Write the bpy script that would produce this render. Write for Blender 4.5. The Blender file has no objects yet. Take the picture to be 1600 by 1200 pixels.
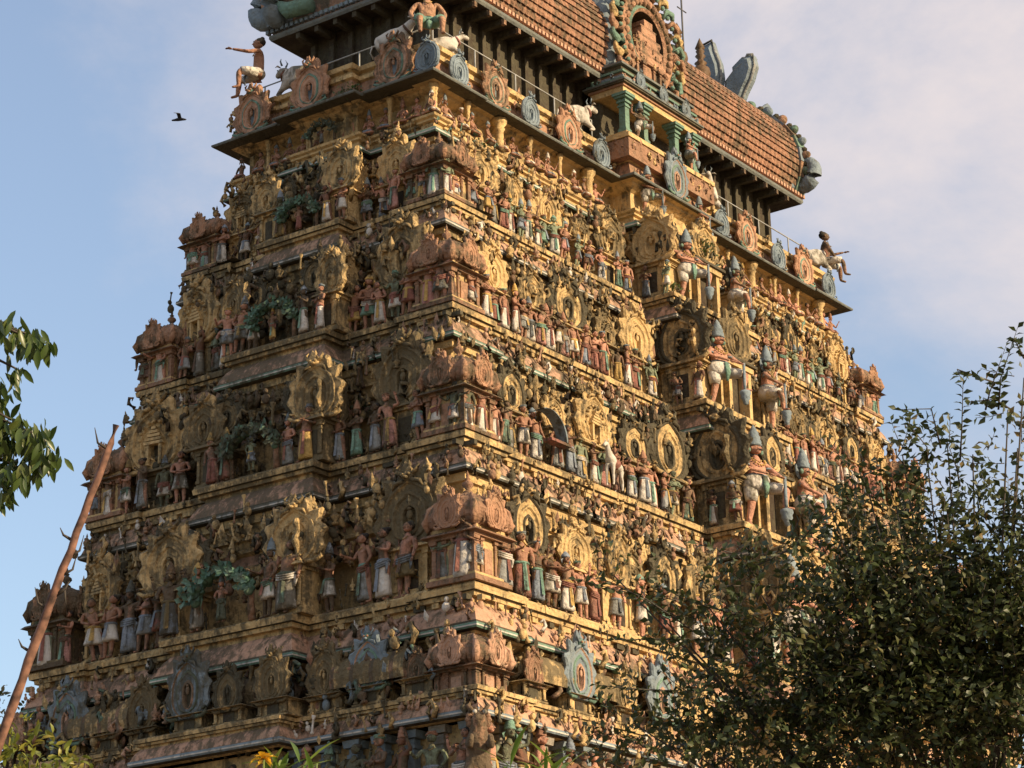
import bpy, math, random
import numpy as np
from math import sin, cos, pi, radians
from mathutils import Vector, Matrix
rng = random.Random(7)
SC = bpy.context.scene
COL = SC.collection

# ------------------------------------------------------------------ camera
CAM = Vector((-50.449, -34.555, 0.0)); YAW, PITCH, ROLL, FOC = 0.948, 0.338, -0.022, 2.427
VV = (-50.449, -34.555)
cd = bpy.data.cameras.new('camera'); co = bpy.data.objects.new('camera', cd); COL.objects.link(co)
F = Vector((cos(PITCH)*sin(YAW), cos(PITCH)*cos(YAW), sin(PITCH)))
R0 = Vector((cos(YAW), -sin(YAW), 0)); U0 = R0.cross(F)
RR = cos(ROLL)*R0 + sin(ROLL)*U0; UU = -sin(ROLL)*R0 + cos(ROLL)*U0
co.matrix_world = Matrix(((RR.x, UU.x, -F.x, CAM.x), (RR.y, UU.y, -F.y, CAM.y), (RR.z, UU.z, -F.z, CAM.z), (0, 0, 0, 1)))
cd.sensor_width = 36; cd.lens = 36*FOC; cd.clip_end = 8000
SC.camera = co
# ------------------------------------------------------------------ sky and sun
SUN_A, SUN_E = radians(10), radians(21)         # azimuth measured from -y towards +x
sd = Vector((sin(SUN_A)*cos(SUN_E), -cos(SUN_A)*cos(SUN_E), sin(SUN_E)))
W = bpy.data.worlds.new('World'); SC.world = W; W.use_nodes = True
nt = W.node_tree; nt.nodes.clear()
def N(nt, t, **k):
    n = nt.nodes.new(t)
    for a, b in k.items():
        if a == 'inp':
            for i, v in b.items(): n.inputs[i].default_value = v
        else: setattr(n, a, b)
    return n
def LK(nt, a, b): nt.links.new(a, b)
out = N(nt, 'ShaderNodeOutputWorld'); bg = N(nt, 'ShaderNodeBackground', inp={1: 0.145})
sky = N(nt, 'ShaderNodeTexSky', sky_type='NISHITA', sun_disc=False, sun_elevation=SUN_E,
        sun_rotation=math.atan2(sd.x, sd.y), air_density=1.1, dust_density=2.0, ozone_density=1.9)
tc = N(nt, 'ShaderNodeTexCoord'); mp = N(nt, 'ShaderNodeMapping', inp={1: (0.35, 0.1, 0.0), 3: (1.2, 1.2, 1.9)})
cn = N(nt, 'ShaderNodeTexNoise', inp={2: 3.0, 3: 9.0, 4: 0.6, 8: 0.2})
LK(nt, tc.outputs[0], mp.inputs[0]); LK(nt, mp.outputs[0], cn.inputs[0])
# cloud bank: more cloud towards +x (the right of the view) and higher up
dt = N(nt, 'ShaderNodeVectorMath', operation='DOT_PRODUCT'); dt.inputs[1].default_value = (RR.x*1.0+0*UU.x, RR.y, 0.0)
up = N(nt, 'ShaderNodeSeparateXYZ'); LK(nt, tc.outputs[0], dt.inputs[0]); LK(nt, tc.outputs[0], up.inputs[0])
a1 = N(nt, 'ShaderNodeMath', operation='MULTIPLY_ADD', inp={1: 1.1}); LK(nt, dt.outputs['Value'], a1.inputs[0]); LK(nt, cn.outputs[0], a1.inputs[2])
a2 = N(nt, 'ShaderNodeMath', operation='MULTIPLY_ADD', inp={1: 0.95}); LK(nt, up.outputs[2], a2.inputs[0]); LK(nt, a1.outputs[0], a2.inputs[2])
mr = N(nt, 'ShaderNodeMapRange', interpolation_type='SMOOTHSTEP', inp={1: 0.78, 2: 1.14, 3: 0.12, 4: 0.95}); LK(nt, a2.outputs[0], mr.inputs[0])
mx = N(nt, 'ShaderNodeMix', data_type='RGBA'); LK(nt, mr.outputs[0], mx.inputs[0]); LK(nt, sky.outputs[0], mx.inputs[6])
mx.inputs[7].default_value = (3.95, 3.5, 3.42, 1)
LK(nt, mx.outputs[2], bg.inputs[0]); LK(nt, bg.outputs[0], out.inputs[0])
sl = bpy.data.lights.new('sun', 'SUN'); sl.energy = 4.6; sl.angle = radians(0.6); sl.color = (1.0, 0.78, 0.50)
so = bpy.data.objects.new('sun', sl); COL.objects.link(so)
so.rotation_euler = (-sd).to_track_quat('-Z', 'Y').to_euler()
SC.view_settings.view_transform = 'Standard'; SC.view_settings.look = 'None'
SC.view_settings.exposure = 0.62; SC.view_settings.gamma = 1.0; SC.view_settings.use_curve_mapping = False
SC.render.engine = 'CYCLES'; SC.cycles.max_bounces = 5; SC.cycles.diffuse_bounces = 3; SC.cycles.transparent_max_bounces = 6

# ------------------------------------------------------------------ materials
def weather_group():
    g = bpy.data.node_groups.new('weather', 'ShaderNodeTree')
    g.interface.new_socket('Color', in_out='INPUT', socket_type='NodeSocketColor')
    g.interface.new_socket('Mould', in_out='INPUT', socket_type='NodeSocketFloat')
    g.interface.new_socket('Carve', in_out='INPUT', socket_type='NodeSocketFloat')
    g.interface.new_socket('Color', in_out='OUTPUT', socket_type='NodeSocketColor')
    g.interface.new_socket('Normal', in_out='OUTPUT', socket_type='NodeSocketVector')
    gi = N(g, 'NodeGroupInput'); go = N(g, 'NodeGroupOutput')
    ge = N(g, 'ShaderNodeNewGeometry'); P = ge.outputs['Position']
    def noise(s, d, r=0.6, vec=None):
        n = N(g, 'ShaderNodeTexNoise', inp={2: s, 3: d, 4: r}); LK(g, vec or P, n.inputs[0]); return n.outputs[0]
    def math_(op, a, b=None, c=None, clamp=False):
        m = N(g, 'ShaderNodeMath', operation=op); m.use_clamp = clamp
        for i, v in enumerate((a, b, c)):
            if v is None: continue
            if isinstance(v, (int, float)): m.inputs[i].default_value = v
            else: LK(g, v, m.inputs[i])
        return m.outputs[0]
    st = N(g, 'ShaderNodeMapping', inp={3: (1, 1, 0.12)}); LK(g, P, st.inputs[0])
    n1 = noise(0.8, 7, 0.65); n2 = noise(4.5, 8, 0.72); n3 = noise(7.0, 4, 0.6, st.outputs[0])
    s = math_('ADD', math_('ADD', math_('MULTIPLY', n1, 0.30), math_('MULTIPLY', n2, 0.42)), math_('MULTIPLY', n3, 0.28))
    sp = N(g, 'ShaderNodeSeparateXYZ'); LK(g, P, sp.inputs[0])
    # the end wall and the lower storeys are mouldier
    q = math_('ADD', math_('MULTIPLY', math_('ADD', sp.outputs[0], 9.2), -1.0), math_('MULTIPLY', math_('ADD', sp.outputs[1], 6.0), 0.5))
    qb = math_('MULTIPLY', math_('DIVIDE', math_('SUBTRACT', q, 2.4), 3.0, clamp=True), 0.036)
    zb = math_('MULTIPLY', math_('DIVIDE', math_('SUBTRACT', 20.0, sp.outputs[2]), 8.0, clamp=True), 0.02)
    # growth collects on tops
    sn = N(g, 'ShaderNodeSeparateXYZ'); LK(g, ge.outputs['Normal'], sn.inputs[0])
    tb = math_('MULTIPLY', math_('MAXIMUM', sn.outputs[2], 0.0), 0.05)
    oi = N(g, 'ShaderNodeObjectInfo')
    ro = math_('MULTIPLY', math_('SUBTRACT', oi.outputs['Random'], 0.44), 0.13)
    s2 = math_('ADD', math_('ADD', math_('ADD', s, ro), qb), math_('ADD', zb, tb))
    thr = math_('SUBTRACT', 0.605, math_('MULTIPLY', gi.outputs[1], 0.2))
    mask = N(g, 'ShaderNodeMapRange', interpolation_type='SMOOTHSTEP', inp={3: 0.0, 4: 0.84})
    LK(g, s2, mask.inputs[0]); LK(g, thr, mask.inputs[1]); LK(g, math_('ADD', thr, 0.11), mask.inputs[2])
    var = N(g, 'ShaderNodeMapRange', inp={1: 0.3, 2: 0.7, 3: 0.62, 4: 1.16}); LK(g, noise(2.3, 8, 0.72), var.inputs[0])
    vm = N(g, 'ShaderNodeVectorMath', operation='SCALE'); LK(g, gi.outputs[0], vm.inputs[0]); LK(g, var.outputs[0], vm.inputs[3])
    # rust and algae tint
    tn = N(g, 'ShaderNodeMapRange', inp={1: 0.5, 2: 0.68, 3: 0.0, 4: 0.32}); LK(g, noise(1.7, 6, 0.7), tn.inputs[0])
    t1 = N(g, 'ShaderNodeMix', data_type='RGBA'); LK(g, tn.outputs[0], t1.inputs[0]); LK(g, vm.outputs[0], t1.inputs[6]); t1.inputs[7].default_value = (0.19, 0.17, 0.10, 1)
    mc = N(g, 'ShaderNodeMix', data_type='RGBA'); LK(g, noise(9.0, 3), mc.inputs[0]); mc.inputs[6].default_value = (0.035, 0.031, 0.021, 1); mc.inputs[7].default_value = (0.12, 0.105, 0.065, 1)
    m2 = N(g, 'ShaderNodeMix', data_type='RGBA'); LK(g, mask.outputs[0], m2.inputs[0]); LK(g, t1.outputs[2], m2.inputs[6]); LK(g, mc.outputs[2], m2.inputs[7])
    LK(g, m2.outputs[2], go.inputs[0])
    vo = N(g, 'ShaderNodeTexVoronoi', feature='SMOOTH_F1', inp={2: 11.0}); LK(g, P, vo.inputs[0])
    hb = math_('ADD', math_('MULTIPLY', noise(13.0, 7, 0.65), 1.2), math_('MULTIPLY', vo.outputs[0], 0.8))
    bp_ = N(g, 'ShaderNodeBump', inp={1: 0.06}); LK(g, gi.outputs[2], bp_.inputs[0]); LK(g, hb, bp_.inputs['Height'])
    LK(g, bp_.outputs[0], go.inputs[1])
    return g
WG = weather_group()
M = {}
def plaster(name, col, mould=0.35, carve=0.6, rough=0.9):
    m = bpy.data.materials.new(name); m.use_nodes = True; t = m.node_tree
    b = t.nodes['Principled BSDF']; b.inputs['Roughness'].default_value = rough; b.inputs['Specular IOR Level'].default_value = 0.25
    g = N(t, 'ShaderNodeGroup'); g.node_tree = WG
    g.inputs[0].default_value = (*col, 1); g.inputs[1].default_value = mould; g.inputs[2].default_value = carve
    LK(t, g.outputs[0], b.inputs['Base Color']); LK(t, g.outputs[1], b.inputs['Normal'])
    M[name] = m; return m
plaster('ochre', (0.66, 0.46, 0.215), 0.60, 0.8)
plaster('ochre_carved', (0.66, 0.46, 0.215), 0.66, 1.0)
plaster('pink', (0.55, 0.33, 0.22), 0.52, 0.7)
plaster('terracotta', (0.35, 0.20, 0.125), 0.70, 1.0)
plaster('green', (0.17, 0.28, 0.215), 0.46, 0.7)
plaster('bluegrey', (0.21, 0.26, 0.29), 0.30, 0.6)
plaster('white', (0.56, 0.52, 0.45), 0.42, 0.35)
plaster('lip', (0.16, 0.17, 0.155), 0.5, 0.5)
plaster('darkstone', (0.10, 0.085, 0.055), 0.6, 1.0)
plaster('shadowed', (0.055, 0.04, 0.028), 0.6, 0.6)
plaster('orange', (0.46, 0.26, 0.16), 0.56, 0.9)
plaster('stone', (0.30, 0.27, 0.22), 0.4, 0.8)
plaster('skin_brown', (0.38, 0.20, 0.13), 0.48, 0.8)
plaster('skin_pink', (0.55, 0.28, 0.19), 0.44, 0.8)
plaster('skin_dark', (0.22, 0.11, 0.07), 0.50, 0.8)
plaster('skin_green', (0.24, 0.28, 0.18), 0.52, 0.8)
plaster('cloth_white', (0.68, 0.63, 0.55), 0.34, 0.7)
plaster('cloth_grey', (0.30, 0.31, 0.30), 0.47, 0.8)
plaster('cloth_blue', (0.25, 0.29, 0.34), 0.47, 0.8)
plaster('cloth_green', (0.20, 0.34, 0.26), 0.44, 0.8)
plaster('cloth_red', (0.30, 0.13, 0.10), 0.47, 0.8)
plaster('cloth_yellow', (0.55, 0.36, 0.12), 0.47, 0.8)
plaster('cloth_pink', (0.52, 0.26, 0.22), 0.47, 0.8)
plaster('hair_black', (0.035, 0.03, 0.028), 0.1, 0.4)
plaster('leaf_green', (0.10, 0.19, 0.13), 0.5, 0.7)
plaster('copper', (0.13, 0.075, 0.035), 0.2, 0.3, 0.55)
plaster('roof_tile', (0.42, 0.225, 0.14), 0.50, 1.0)
def simple(name, col, rough=0.6, var=0.25, scale=8, trans=0.0):
    m = bpy.data.materials.new(name); m.use_nodes = True; t = m.node_tree
    b = t.nodes['Principled BSDF']; b.inputs['Roughness'].default_value = rough
    n = N(t, 'ShaderNodeTexNoise', inp={2: scale, 3: 5.0}); ge = N(t, 'ShaderNodeNewGeometry'); LK(t, ge.outputs['Position'], n.inputs[0])
    r = N(t, 'ShaderNodeMapRange', inp={1: 0.3, 2: 0.7, 3: 1-var, 4: 1+var}); LK(t, n.outputs[0], r.inputs[0])
    v = N(t, 'ShaderNodeVectorMath', operation='SCALE'); v.inputs[0].default_value = col; LK(t, r.outputs[0], v.inputs[3])
    LK(t, v.outputs[0], b.inputs['Base Color'])
    M[name] = m; return m
def leafmat(name, c1, c2, c3, rough=0.45, trans=0.3):
    m = bpy.data.materials.new(name); m.use_nodes = True; t = m.node_tree
    b = t.nodes['Principled BSDF']; b.inputs['Roughness'].default_value = rough
    at = N(t, 'ShaderNodeAttribute', attribute_name='tone')
    cr = N(t, 'ShaderNodeValToRGB'); e = cr.color_ramp.elements
    e[0].color = (*c1, 1); e[1].color = (*c3, 1); k = e.new(0.6); k.color = (*c2, 1)
    LK(t, at.outputs['Fac'], cr.inputs[0]); LK(t, cr.outputs[0], b.inputs['Base Color'])
    tr = N(t, 'ShaderNodeBsdfTranslucent'); LK(t, cr.outputs[0], tr.inputs[0])
    ms = N(t, 'ShaderNodeMixShader', inp={0: trans}); o = t.nodes['Material Output']
    LK(t, b.outputs[0], ms.inputs[1]); LK(t, tr.outputs[0], ms.inputs[2]); LK(t, ms.outputs[0], o.inputs[0])
    M[name] = m; return m
leafmat('leaf_dark', (0.026, 0.040, 0.013), (0.062, 0.080, 0.022), (0.22, 0.15, 0.05), 0.5, 0.25)
leafmat('leaf_left', (0.03, 0.055, 0.012), (0.06, 0.10, 0.02), (0.11, 0.13, 0.03), 0.35, 0.3)
leafmat('leaf_yellow', (0.10, 0.13, 0.02), (0.20, 0.22, 0.03), (0.34, 0.27, 0.05), 0.45, 0.35)
leafmat('leaf_bamboo', (0.08, 0.14, 0.02), (0.16, 0.26, 0.04), (0.26, 0.32, 0.06), 0.45, 0.35)
leafmat('petal', (0.75, 0.40, 0.02), (0.80, 0.48, 0.03), (0.85, 0.55, 0.05), 0.5, 0.3)
simple('bark', (0.07, 0.05, 0.035), 0.9); simple('pole_wood', (0.15, 0.075, 0.05), 0.85, 0.8, 16); simple('twig', (0.05, 0.04, 0.03), 0.8)
simple('ground', (0.16, 0.12, 0.08), 0.95, 0.4, 0.3); simple('rail', (0.30, 0.30, 0.28), 0.5); simple('iron', (0.06, 0.06, 0.06), 0.5)
simple('bird', (0.02, 0.02, 0.022), 0.7); simple('culm', (0.14, 0.18, 0.05), 0.5)

# ------------------------------------------------------------------ mesh builder
class MB:
    def __init__(s): s.v = []; s.f = []; s.m = []; s.slots = []; s.sm = []
    def slot(s, name):
        if name not in s.slots: s.slots.append(name)
        return s.slots.index(name)
    def add(s, vs, fs, mat, T=None, smooth=False):
        o = len(s.v); k = s.slot(mat) if isinstance(mat, str) else None
        if T is not None: vs = [tuple(T @ Vector(p)) for p in vs]
        s.v += [tuple(p) for p in vs]
        for i, f in enumerate(fs):
            s.f.append(tuple(o+a for a in f)); s.m.append(k if k is not None else s.slot(mat[i])); s.sm.append(smooth)
    def box(s, c, d, mat, T=None, taper=1.0, tz=0):
        x, y, z = c; a, b, h = d[0]/2, d[1]/2, d[2]/2; t = taper
        vs = [(x-a, y-b, z-h), (x+a, y-b, z-h), (x+a, y+b, z-h), (x-a, y+b, z-h), (x-a*t, y-b*t, z+h), (x+a*t, y-b*t, z+h), (x+a*t, y+b*t, z+h), (x-a*t, y+b*t, z+h)]
        s.add(vs, [(0, 3, 2, 1), (4, 5, 6, 7), (0, 1, 5, 4), (1, 2, 6, 5), (2, 3, 7, 6), (3, 0, 4, 7)], mat, T)
    def lathe(s, prof, mat, c=(0, 0, 0), n=12, T=None, sx=1, sy=1, smooth=True, mod=None, a0=0.0):
        vs = []; fs = []
        for (r, z) in prof:
            for i in range(n):
                a = a0 + 2*pi*i/n; q = mod(a, z) if mod else 1.0
                vs.append((c[0]+r*q*cos(a)*sx, c[1]+r*q*sin(a)*sy, c[2]+z))
        for j in range(len(prof)-1):
            for i in range(n):
                fs.append((j*n+i, j*n+(i+1) % n, (j+1)*n+(i+1) % n, (j+1)*n+i))
        if prof[-1][0] > 1e-4: fs.append(tuple((len(prof)-1)*n+i for i in range(n)))
        if prof[0][0] > 1e-4: fs.append(tuple(n-1-i for i in range(n)))
        s.add(vs, fs, mat, T, smooth)
    def ball(s, c, r, mat, T=None, n=8, m=6):
        r = r if isinstance(r, tuple) else (r, r, r); vs = []; fs = []
        for j in range(m+1):
            t = pi*j/m
            for i in range(n):
                a = 2*pi*i/n; vs.append((c[0]+r[0]*sin(t)*cos(a), c[1]+r[1]*sin(t)*sin(a), c[2]-r[2]*cos(t)))
        for j in range(m):
            for i in range(n): fs.append((j*n+i, j*n+(i+1) % n, (j+1)*n+(i+1) % n, (j+1)*n+i))
        s.add(vs, fs, mat, T, True)
    def tube(s, pts, rad, mat, T=None, n=6, flat=1.0):
        pts = [Vector(p) for p in pts]; vs = []; fs = []
        rad = rad if isinstance(rad, (list, tuple)) else [rad]*len(pts)
        for k, p in enumerate(pts):
            d = (pts[min(k+1, len(pts)-1)]-pts[max(k-1, 0)]).normalized()
            u = d.orthogonal().normalized() if abs(d.z) < 0.95 else Vector((1, 0, 0)) - d*d.x
            if abs(d.z) < 0.95: u = d.cross(Vector((0, 0, 1))).normalized()
            u.normalize(); w = d.cross(u)
            for i in range(n):
                a = 2*pi*i/n; vs.append(p + rad[k]*(cos(a)*u + sin(a)*w*flat))
        for k in range(len(pts)-1):
            for i in range(n): fs.append((k*n+i, k*n+(i+1) % n, (k+1)*n+(i+1) % n, (k+1)*n+i))
        fs.append(tuple(range(n-1, -1, -1))); fs.append(tuple((len(pts)-1)*n+i for i in range(n)))
        s.add(vs, fs, mat, T, True)
    def mesh(s, name):
        me = bpy.data.meshes.new(name); me.from_pydata([tuple(p) for p in s.v], [], s.f)
        for k in s.slots: me.materials.append(M[k])
        me.polygons.foreach_set('material_index', s.m); me.polygons.foreach_set('use_smooth', s.sm); me.update()
        return me
    def build(s, name, parent=None, loc=None, rz=0):
        o = bpy.data.objects.new(name, s.mesh(name)); COL.objects.link(o); o.parent = parent
        if loc is not None: o.location = loc
        o.rotation_euler.z = rz
        return o
def inst(me, name, parent, loc=(0, 0, 0), rz=0.0, sc=1.0):
    o = bpy.data.objects.new(name, me); COL.objects.link(o); o.parent = parent; o.location = loc; o.rotation_euler.z = rz
    o.scale = (sc, sc, sc) if not isinstance(sc, tuple) else sc
    return o
def empty(name, loc, rz=0, sc=1.0):
    o = bpy.data.objects.new(name, None); COL.objects.link(o); o.location = loc; o.rotation_euler.z = rz; o.scale = (sc, sc, sc); o.empty_display_size = 0.2
    return o
def tag(o, label, cat, group=None, kind=None):
    if label: o['label'] = label
    if cat: o['category'] = cat
    if group: o['group'] = group
    if kind: o['kind'] = kind

# ------------------------------------------------------------------ ground
g = MB(); g.add([(-3000, -3000, -1.6), (3000, -3000, -1.6), (3000, 3000, -1.6), (-3000, 3000, -1.6)], [(0, 1, 2, 3)], 'ground')
go_ = g.build('ground'); go_['kind'] = 'structure'

# ------------------------------------------------------------------ tower
# lips (cornice edges) from the top: half length (x), half width (y), height
LV = [(9.90, 3.42, 25.67), (9.65, 3.28, 24.28), (10.34, 4.05, 21.58), (11.05, 4.77, 18.56), (11.745, 5.575, 15.28), (12.57, 6.38, 11.67), (13.05, 6.75, 9.85), (13.6, 7.3, 6.4)]
BX = 2.15
CK = 1.85
def outline(L, S, bp, wp, r, wy, ck=CK):
    q = [(-L, -S), (-L+ck, -S), (-L+ck, -S+r), (-BX, -S+r), (-BX, -S-bp)]
    s = q + [(-x, y) for x, y in reversed(q)]
    e = [(L, -S+ck), (L-r, -S+ck), (L-r, -wy), (L+wp, -wy), (L+wp, wy), (L-r, wy), (L-r, S-ck), (L, S-ck)]
    n = [(-x, -y) for x, y in s]; w = [(-x, -y) for x, y in e]
    return s + e + n + w
def inset(P, d):
    n = len(P); o = []
    for i in range(n):
        a, b, c = P[i-1], P[i], P[(i+1) % n]
        def nm(p, q):
            dx, dy = q[0]-p[0], q[1]-p[1]; l = math.hypot(dx, dy); return (dy/l, -dx/l)
        n1, n2 = nm(a, b), nm(b, c)
        o.append((b[0]-d*(n1[0]+n2[0]), b[1]-d*(n1[1]+n2[1])))
    return o
OUT = []
for i, (L, S, z) in enumerate(LV):
    bp = [0.38, 0.55, 0.80, 0.85, 0.9, 0.9, 0.9, 0.9][i]; wp = [0.22, 0.25, 0.4, 0.5, 0.42, 0.4, 0.4, 0.4][i]
    wy = [1.27, 1.27, 1.35, 1.65, 1.85, 2.0, 2.1, 2.1][i]; ck = [2.1, 0.95, 1.75, 1.8, 1.9, 2.0, 2.1, 2.1][i]
    OUT.append(outline(L, S, bp, wp, 0.12 if i else 0.05, wy, ck))
def sweep(mb, P, prof):
    """prof: list of (inset, z, mat of the band that starts here)"""
    rings = [inset(P, d) for d, z, m in prof]; n = len(P)
    for k in range(len(prof)-1):
        vs = [(x, y, prof[k][1]) for x, y in rings[k]] + [(x, y, prof[k+1][1]) for x, y in rings[k+1]]
        mb.add(vs, [(i, (i+1) % n, n+(i+1) % n, n+i) for i in range(n)], prof[k][2])
root = empty('temple_tower', (0, 0, -1.6)); tag(root, 'tall tapering ochre and pink temple tower with carved tiers and red tiled barrel roof', 'temple tower')
def child(mb, name, parent):
    o = mb.build(name, parent); 
    o.location = (0, 0, 1.6) if parent is root else (0, 0, 0); return o

# --- shared ornament meshes (front faces -y)
def kudu_mesh(name, mats, aspect=1.28, flame=True, ver=0):
    mb = MB(); n = 56
    prof = [(0.0, 0.08), (0.17, 0.08), (0.20, -0.05), (0.26, -0.06), (0.29, -0.02), (0.42, -0.03), (0.46, -0.075), (0.51, -0.075), (0.55, -0.035), (0.68, -0.05), (0.72, -0.10), (0.77, -0.10), (0.81, -0.045), (0.9, -0.075), (1.0, -0.01), (0.97, 0.09), (0.0, 0.10)]
    mid = [mats[5], mats[1], mats[1], mats[1], mats[0], mats[0], mats[2], mats[2], mats[0], mats[1], mats[3], mats[3], mats[3], mats[3], mats[3], mats[3]]
    vs = []; fs = []; ms = []
    for (r, d) in prof:
        for i in range(n):
            a = -pi/2 + 2*pi*i/n; q = 1.0; sa = sin(a)
            if flame and r > 0.78:
                t = (i*12/n*1.0) % 1.0; up = max(0.0, sa*0.5+0.55)
                q = 1 + (0.40*(1-abs(2*((t+.25*r) % 1.0)-1))**1.4 - 0.05)*min(1, up)*(1 if r > 0.85 else .3)
            x = r*q*cos(a)*0.8; z = r*q*sa*aspect*0.8
            if sa > 0: z += 0.14*max(0, 1-abs(cos(a))*2.5)*r
            elif r < 0.66:                      # arch legs run down to the foot
                z = -(-sa)**0.45*(0.45+r*0.4); x *= 1-0.12*(-sa)
            else: z = -(-sa)**0.8*1.02*r**0.5; x *= 1+0.10*sin(pi*min(1, -sa))-0.18*(-sa)
            z = max(z, -0.86)
            f = min(1, max(0.0, (sa+1.0)/0.10)) if r < 0.9 else 1
            vs.append((x, d if r < 0.95 and False else d*f+0.0, z+0.86))
    for j in range(len(prof)-1):
        for i in range(n):
            fs.append((j*n+i, j*n+(i+1) % n, (j+1)*n+(i+1) % n, (j+1)*n+i)); ms.append(mid[j])
    mb.add(vs, fs, ms, None, False)
    if ver == 2:
        mb.ball((0, -.05, .95), (.26, .12, .30), mats[2], None, 10, 8); mb.ball((0, -.17, .90), (.06, .06, .07), mats[1]); mb.tube([(-.12, -.14, .78), (0, -.17, .75), (.12, -.14, .78)], .03, mats[5])
        for q in (-1, 1): mb.ball((q*.1, -.15, 1.02), .05, mats[1]); mb.tube([(q*.26, -.02, 1.1), (q*.42, -.08, 1.2), (q*.5, -.06, 1.0), (q*.38, -.08, .82)], [.07, .07, .06, .03], mats[3])
    if ver == 1:
        for q in (-1, 1): mb.box((q*.17, -.07, .45), (.08, .1, .55), mats[1])
        for k, ww in enumerate((.52, .44, .34, .22, .12)): mb.box((0, -.07, .76+.10*k), (ww, .14, .075), mats[k % 2+1])
        for k in range(9): a = pi*k/8; mb.ball((.40*cos(a), -.09, .90+.46*sin(a)), .05, mats[3], None, 6, 4)
    # niche figure, base scrolls, face with horns above
    mb.ball((0, -0.03, 0.86), (0.07, 0.05, 0.13), mats[1]); mb.ball((0, -0.04, 1.01), 0.05, mats[1])
    for s in (-1, 1):
        mb.tube([(s*0.35, -0.06, 0.05), (s*0.62, -0.08, 0.03), (s*0.80, -0.08, 0.14), (s*0.76, -0.08, 0.27), (s*0.64, -0.08, 0.24)], [0.07, 0.07, 0.06, 0.045, 0.03], mats[2], n=6)
        mb.tube([(s*0.05, -0.05, 1.86), (s*0.20, -0.1, 1.94), (s*0.26, -0.08, 2.08), (s*0.2, -0.05, 2.18)], [0.06, 0.05, 0.035, 0.01], mats[3], n=6)
        mb.ball((s*0.07, -0.17, 1.86), 0.045, mats[4])
        mb.tube([(s*0.1, -0.1, 1.72), (s*0.3, -0.12, 1.66), (s*0.36, -0.1, 1.52)], [0.06, 0.05, 0.02], mats[3], n=6)
    mb.ball((0, -0.06, 1.84), (0.15, 0.13, 0.15), mats[2]); mb.ball((0, -0.19, 1.78), (0.07, 0.07, 0.05), mats[3])
    mb.lathe([(0.09, 0), (0.10, 0.05), (0.03, 0.15), (0.05, 0.2), (0.0, 0.32)], mats[3], (0, -0.03, 1.96), 8)
    return mb.mesh(name)
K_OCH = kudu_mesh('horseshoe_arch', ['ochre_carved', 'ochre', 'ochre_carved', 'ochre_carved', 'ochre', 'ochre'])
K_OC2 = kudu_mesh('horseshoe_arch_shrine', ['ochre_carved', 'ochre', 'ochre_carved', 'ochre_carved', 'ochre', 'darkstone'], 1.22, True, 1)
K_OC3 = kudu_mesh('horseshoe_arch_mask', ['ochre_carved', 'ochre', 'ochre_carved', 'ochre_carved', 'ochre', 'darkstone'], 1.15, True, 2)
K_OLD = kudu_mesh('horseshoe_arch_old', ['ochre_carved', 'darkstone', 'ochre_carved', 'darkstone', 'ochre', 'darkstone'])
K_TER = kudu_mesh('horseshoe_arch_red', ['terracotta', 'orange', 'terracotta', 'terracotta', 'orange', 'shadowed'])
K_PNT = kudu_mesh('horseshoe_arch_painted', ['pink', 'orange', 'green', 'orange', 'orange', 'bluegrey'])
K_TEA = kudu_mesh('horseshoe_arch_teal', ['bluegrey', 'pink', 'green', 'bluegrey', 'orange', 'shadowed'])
K_BLU = kudu_mesh('medallion', ['bluegrey', 'bluegrey', 'bluegrey', 'bluegrey', 'bluegrey', 'bluegrey'], 1.2, False)

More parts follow.
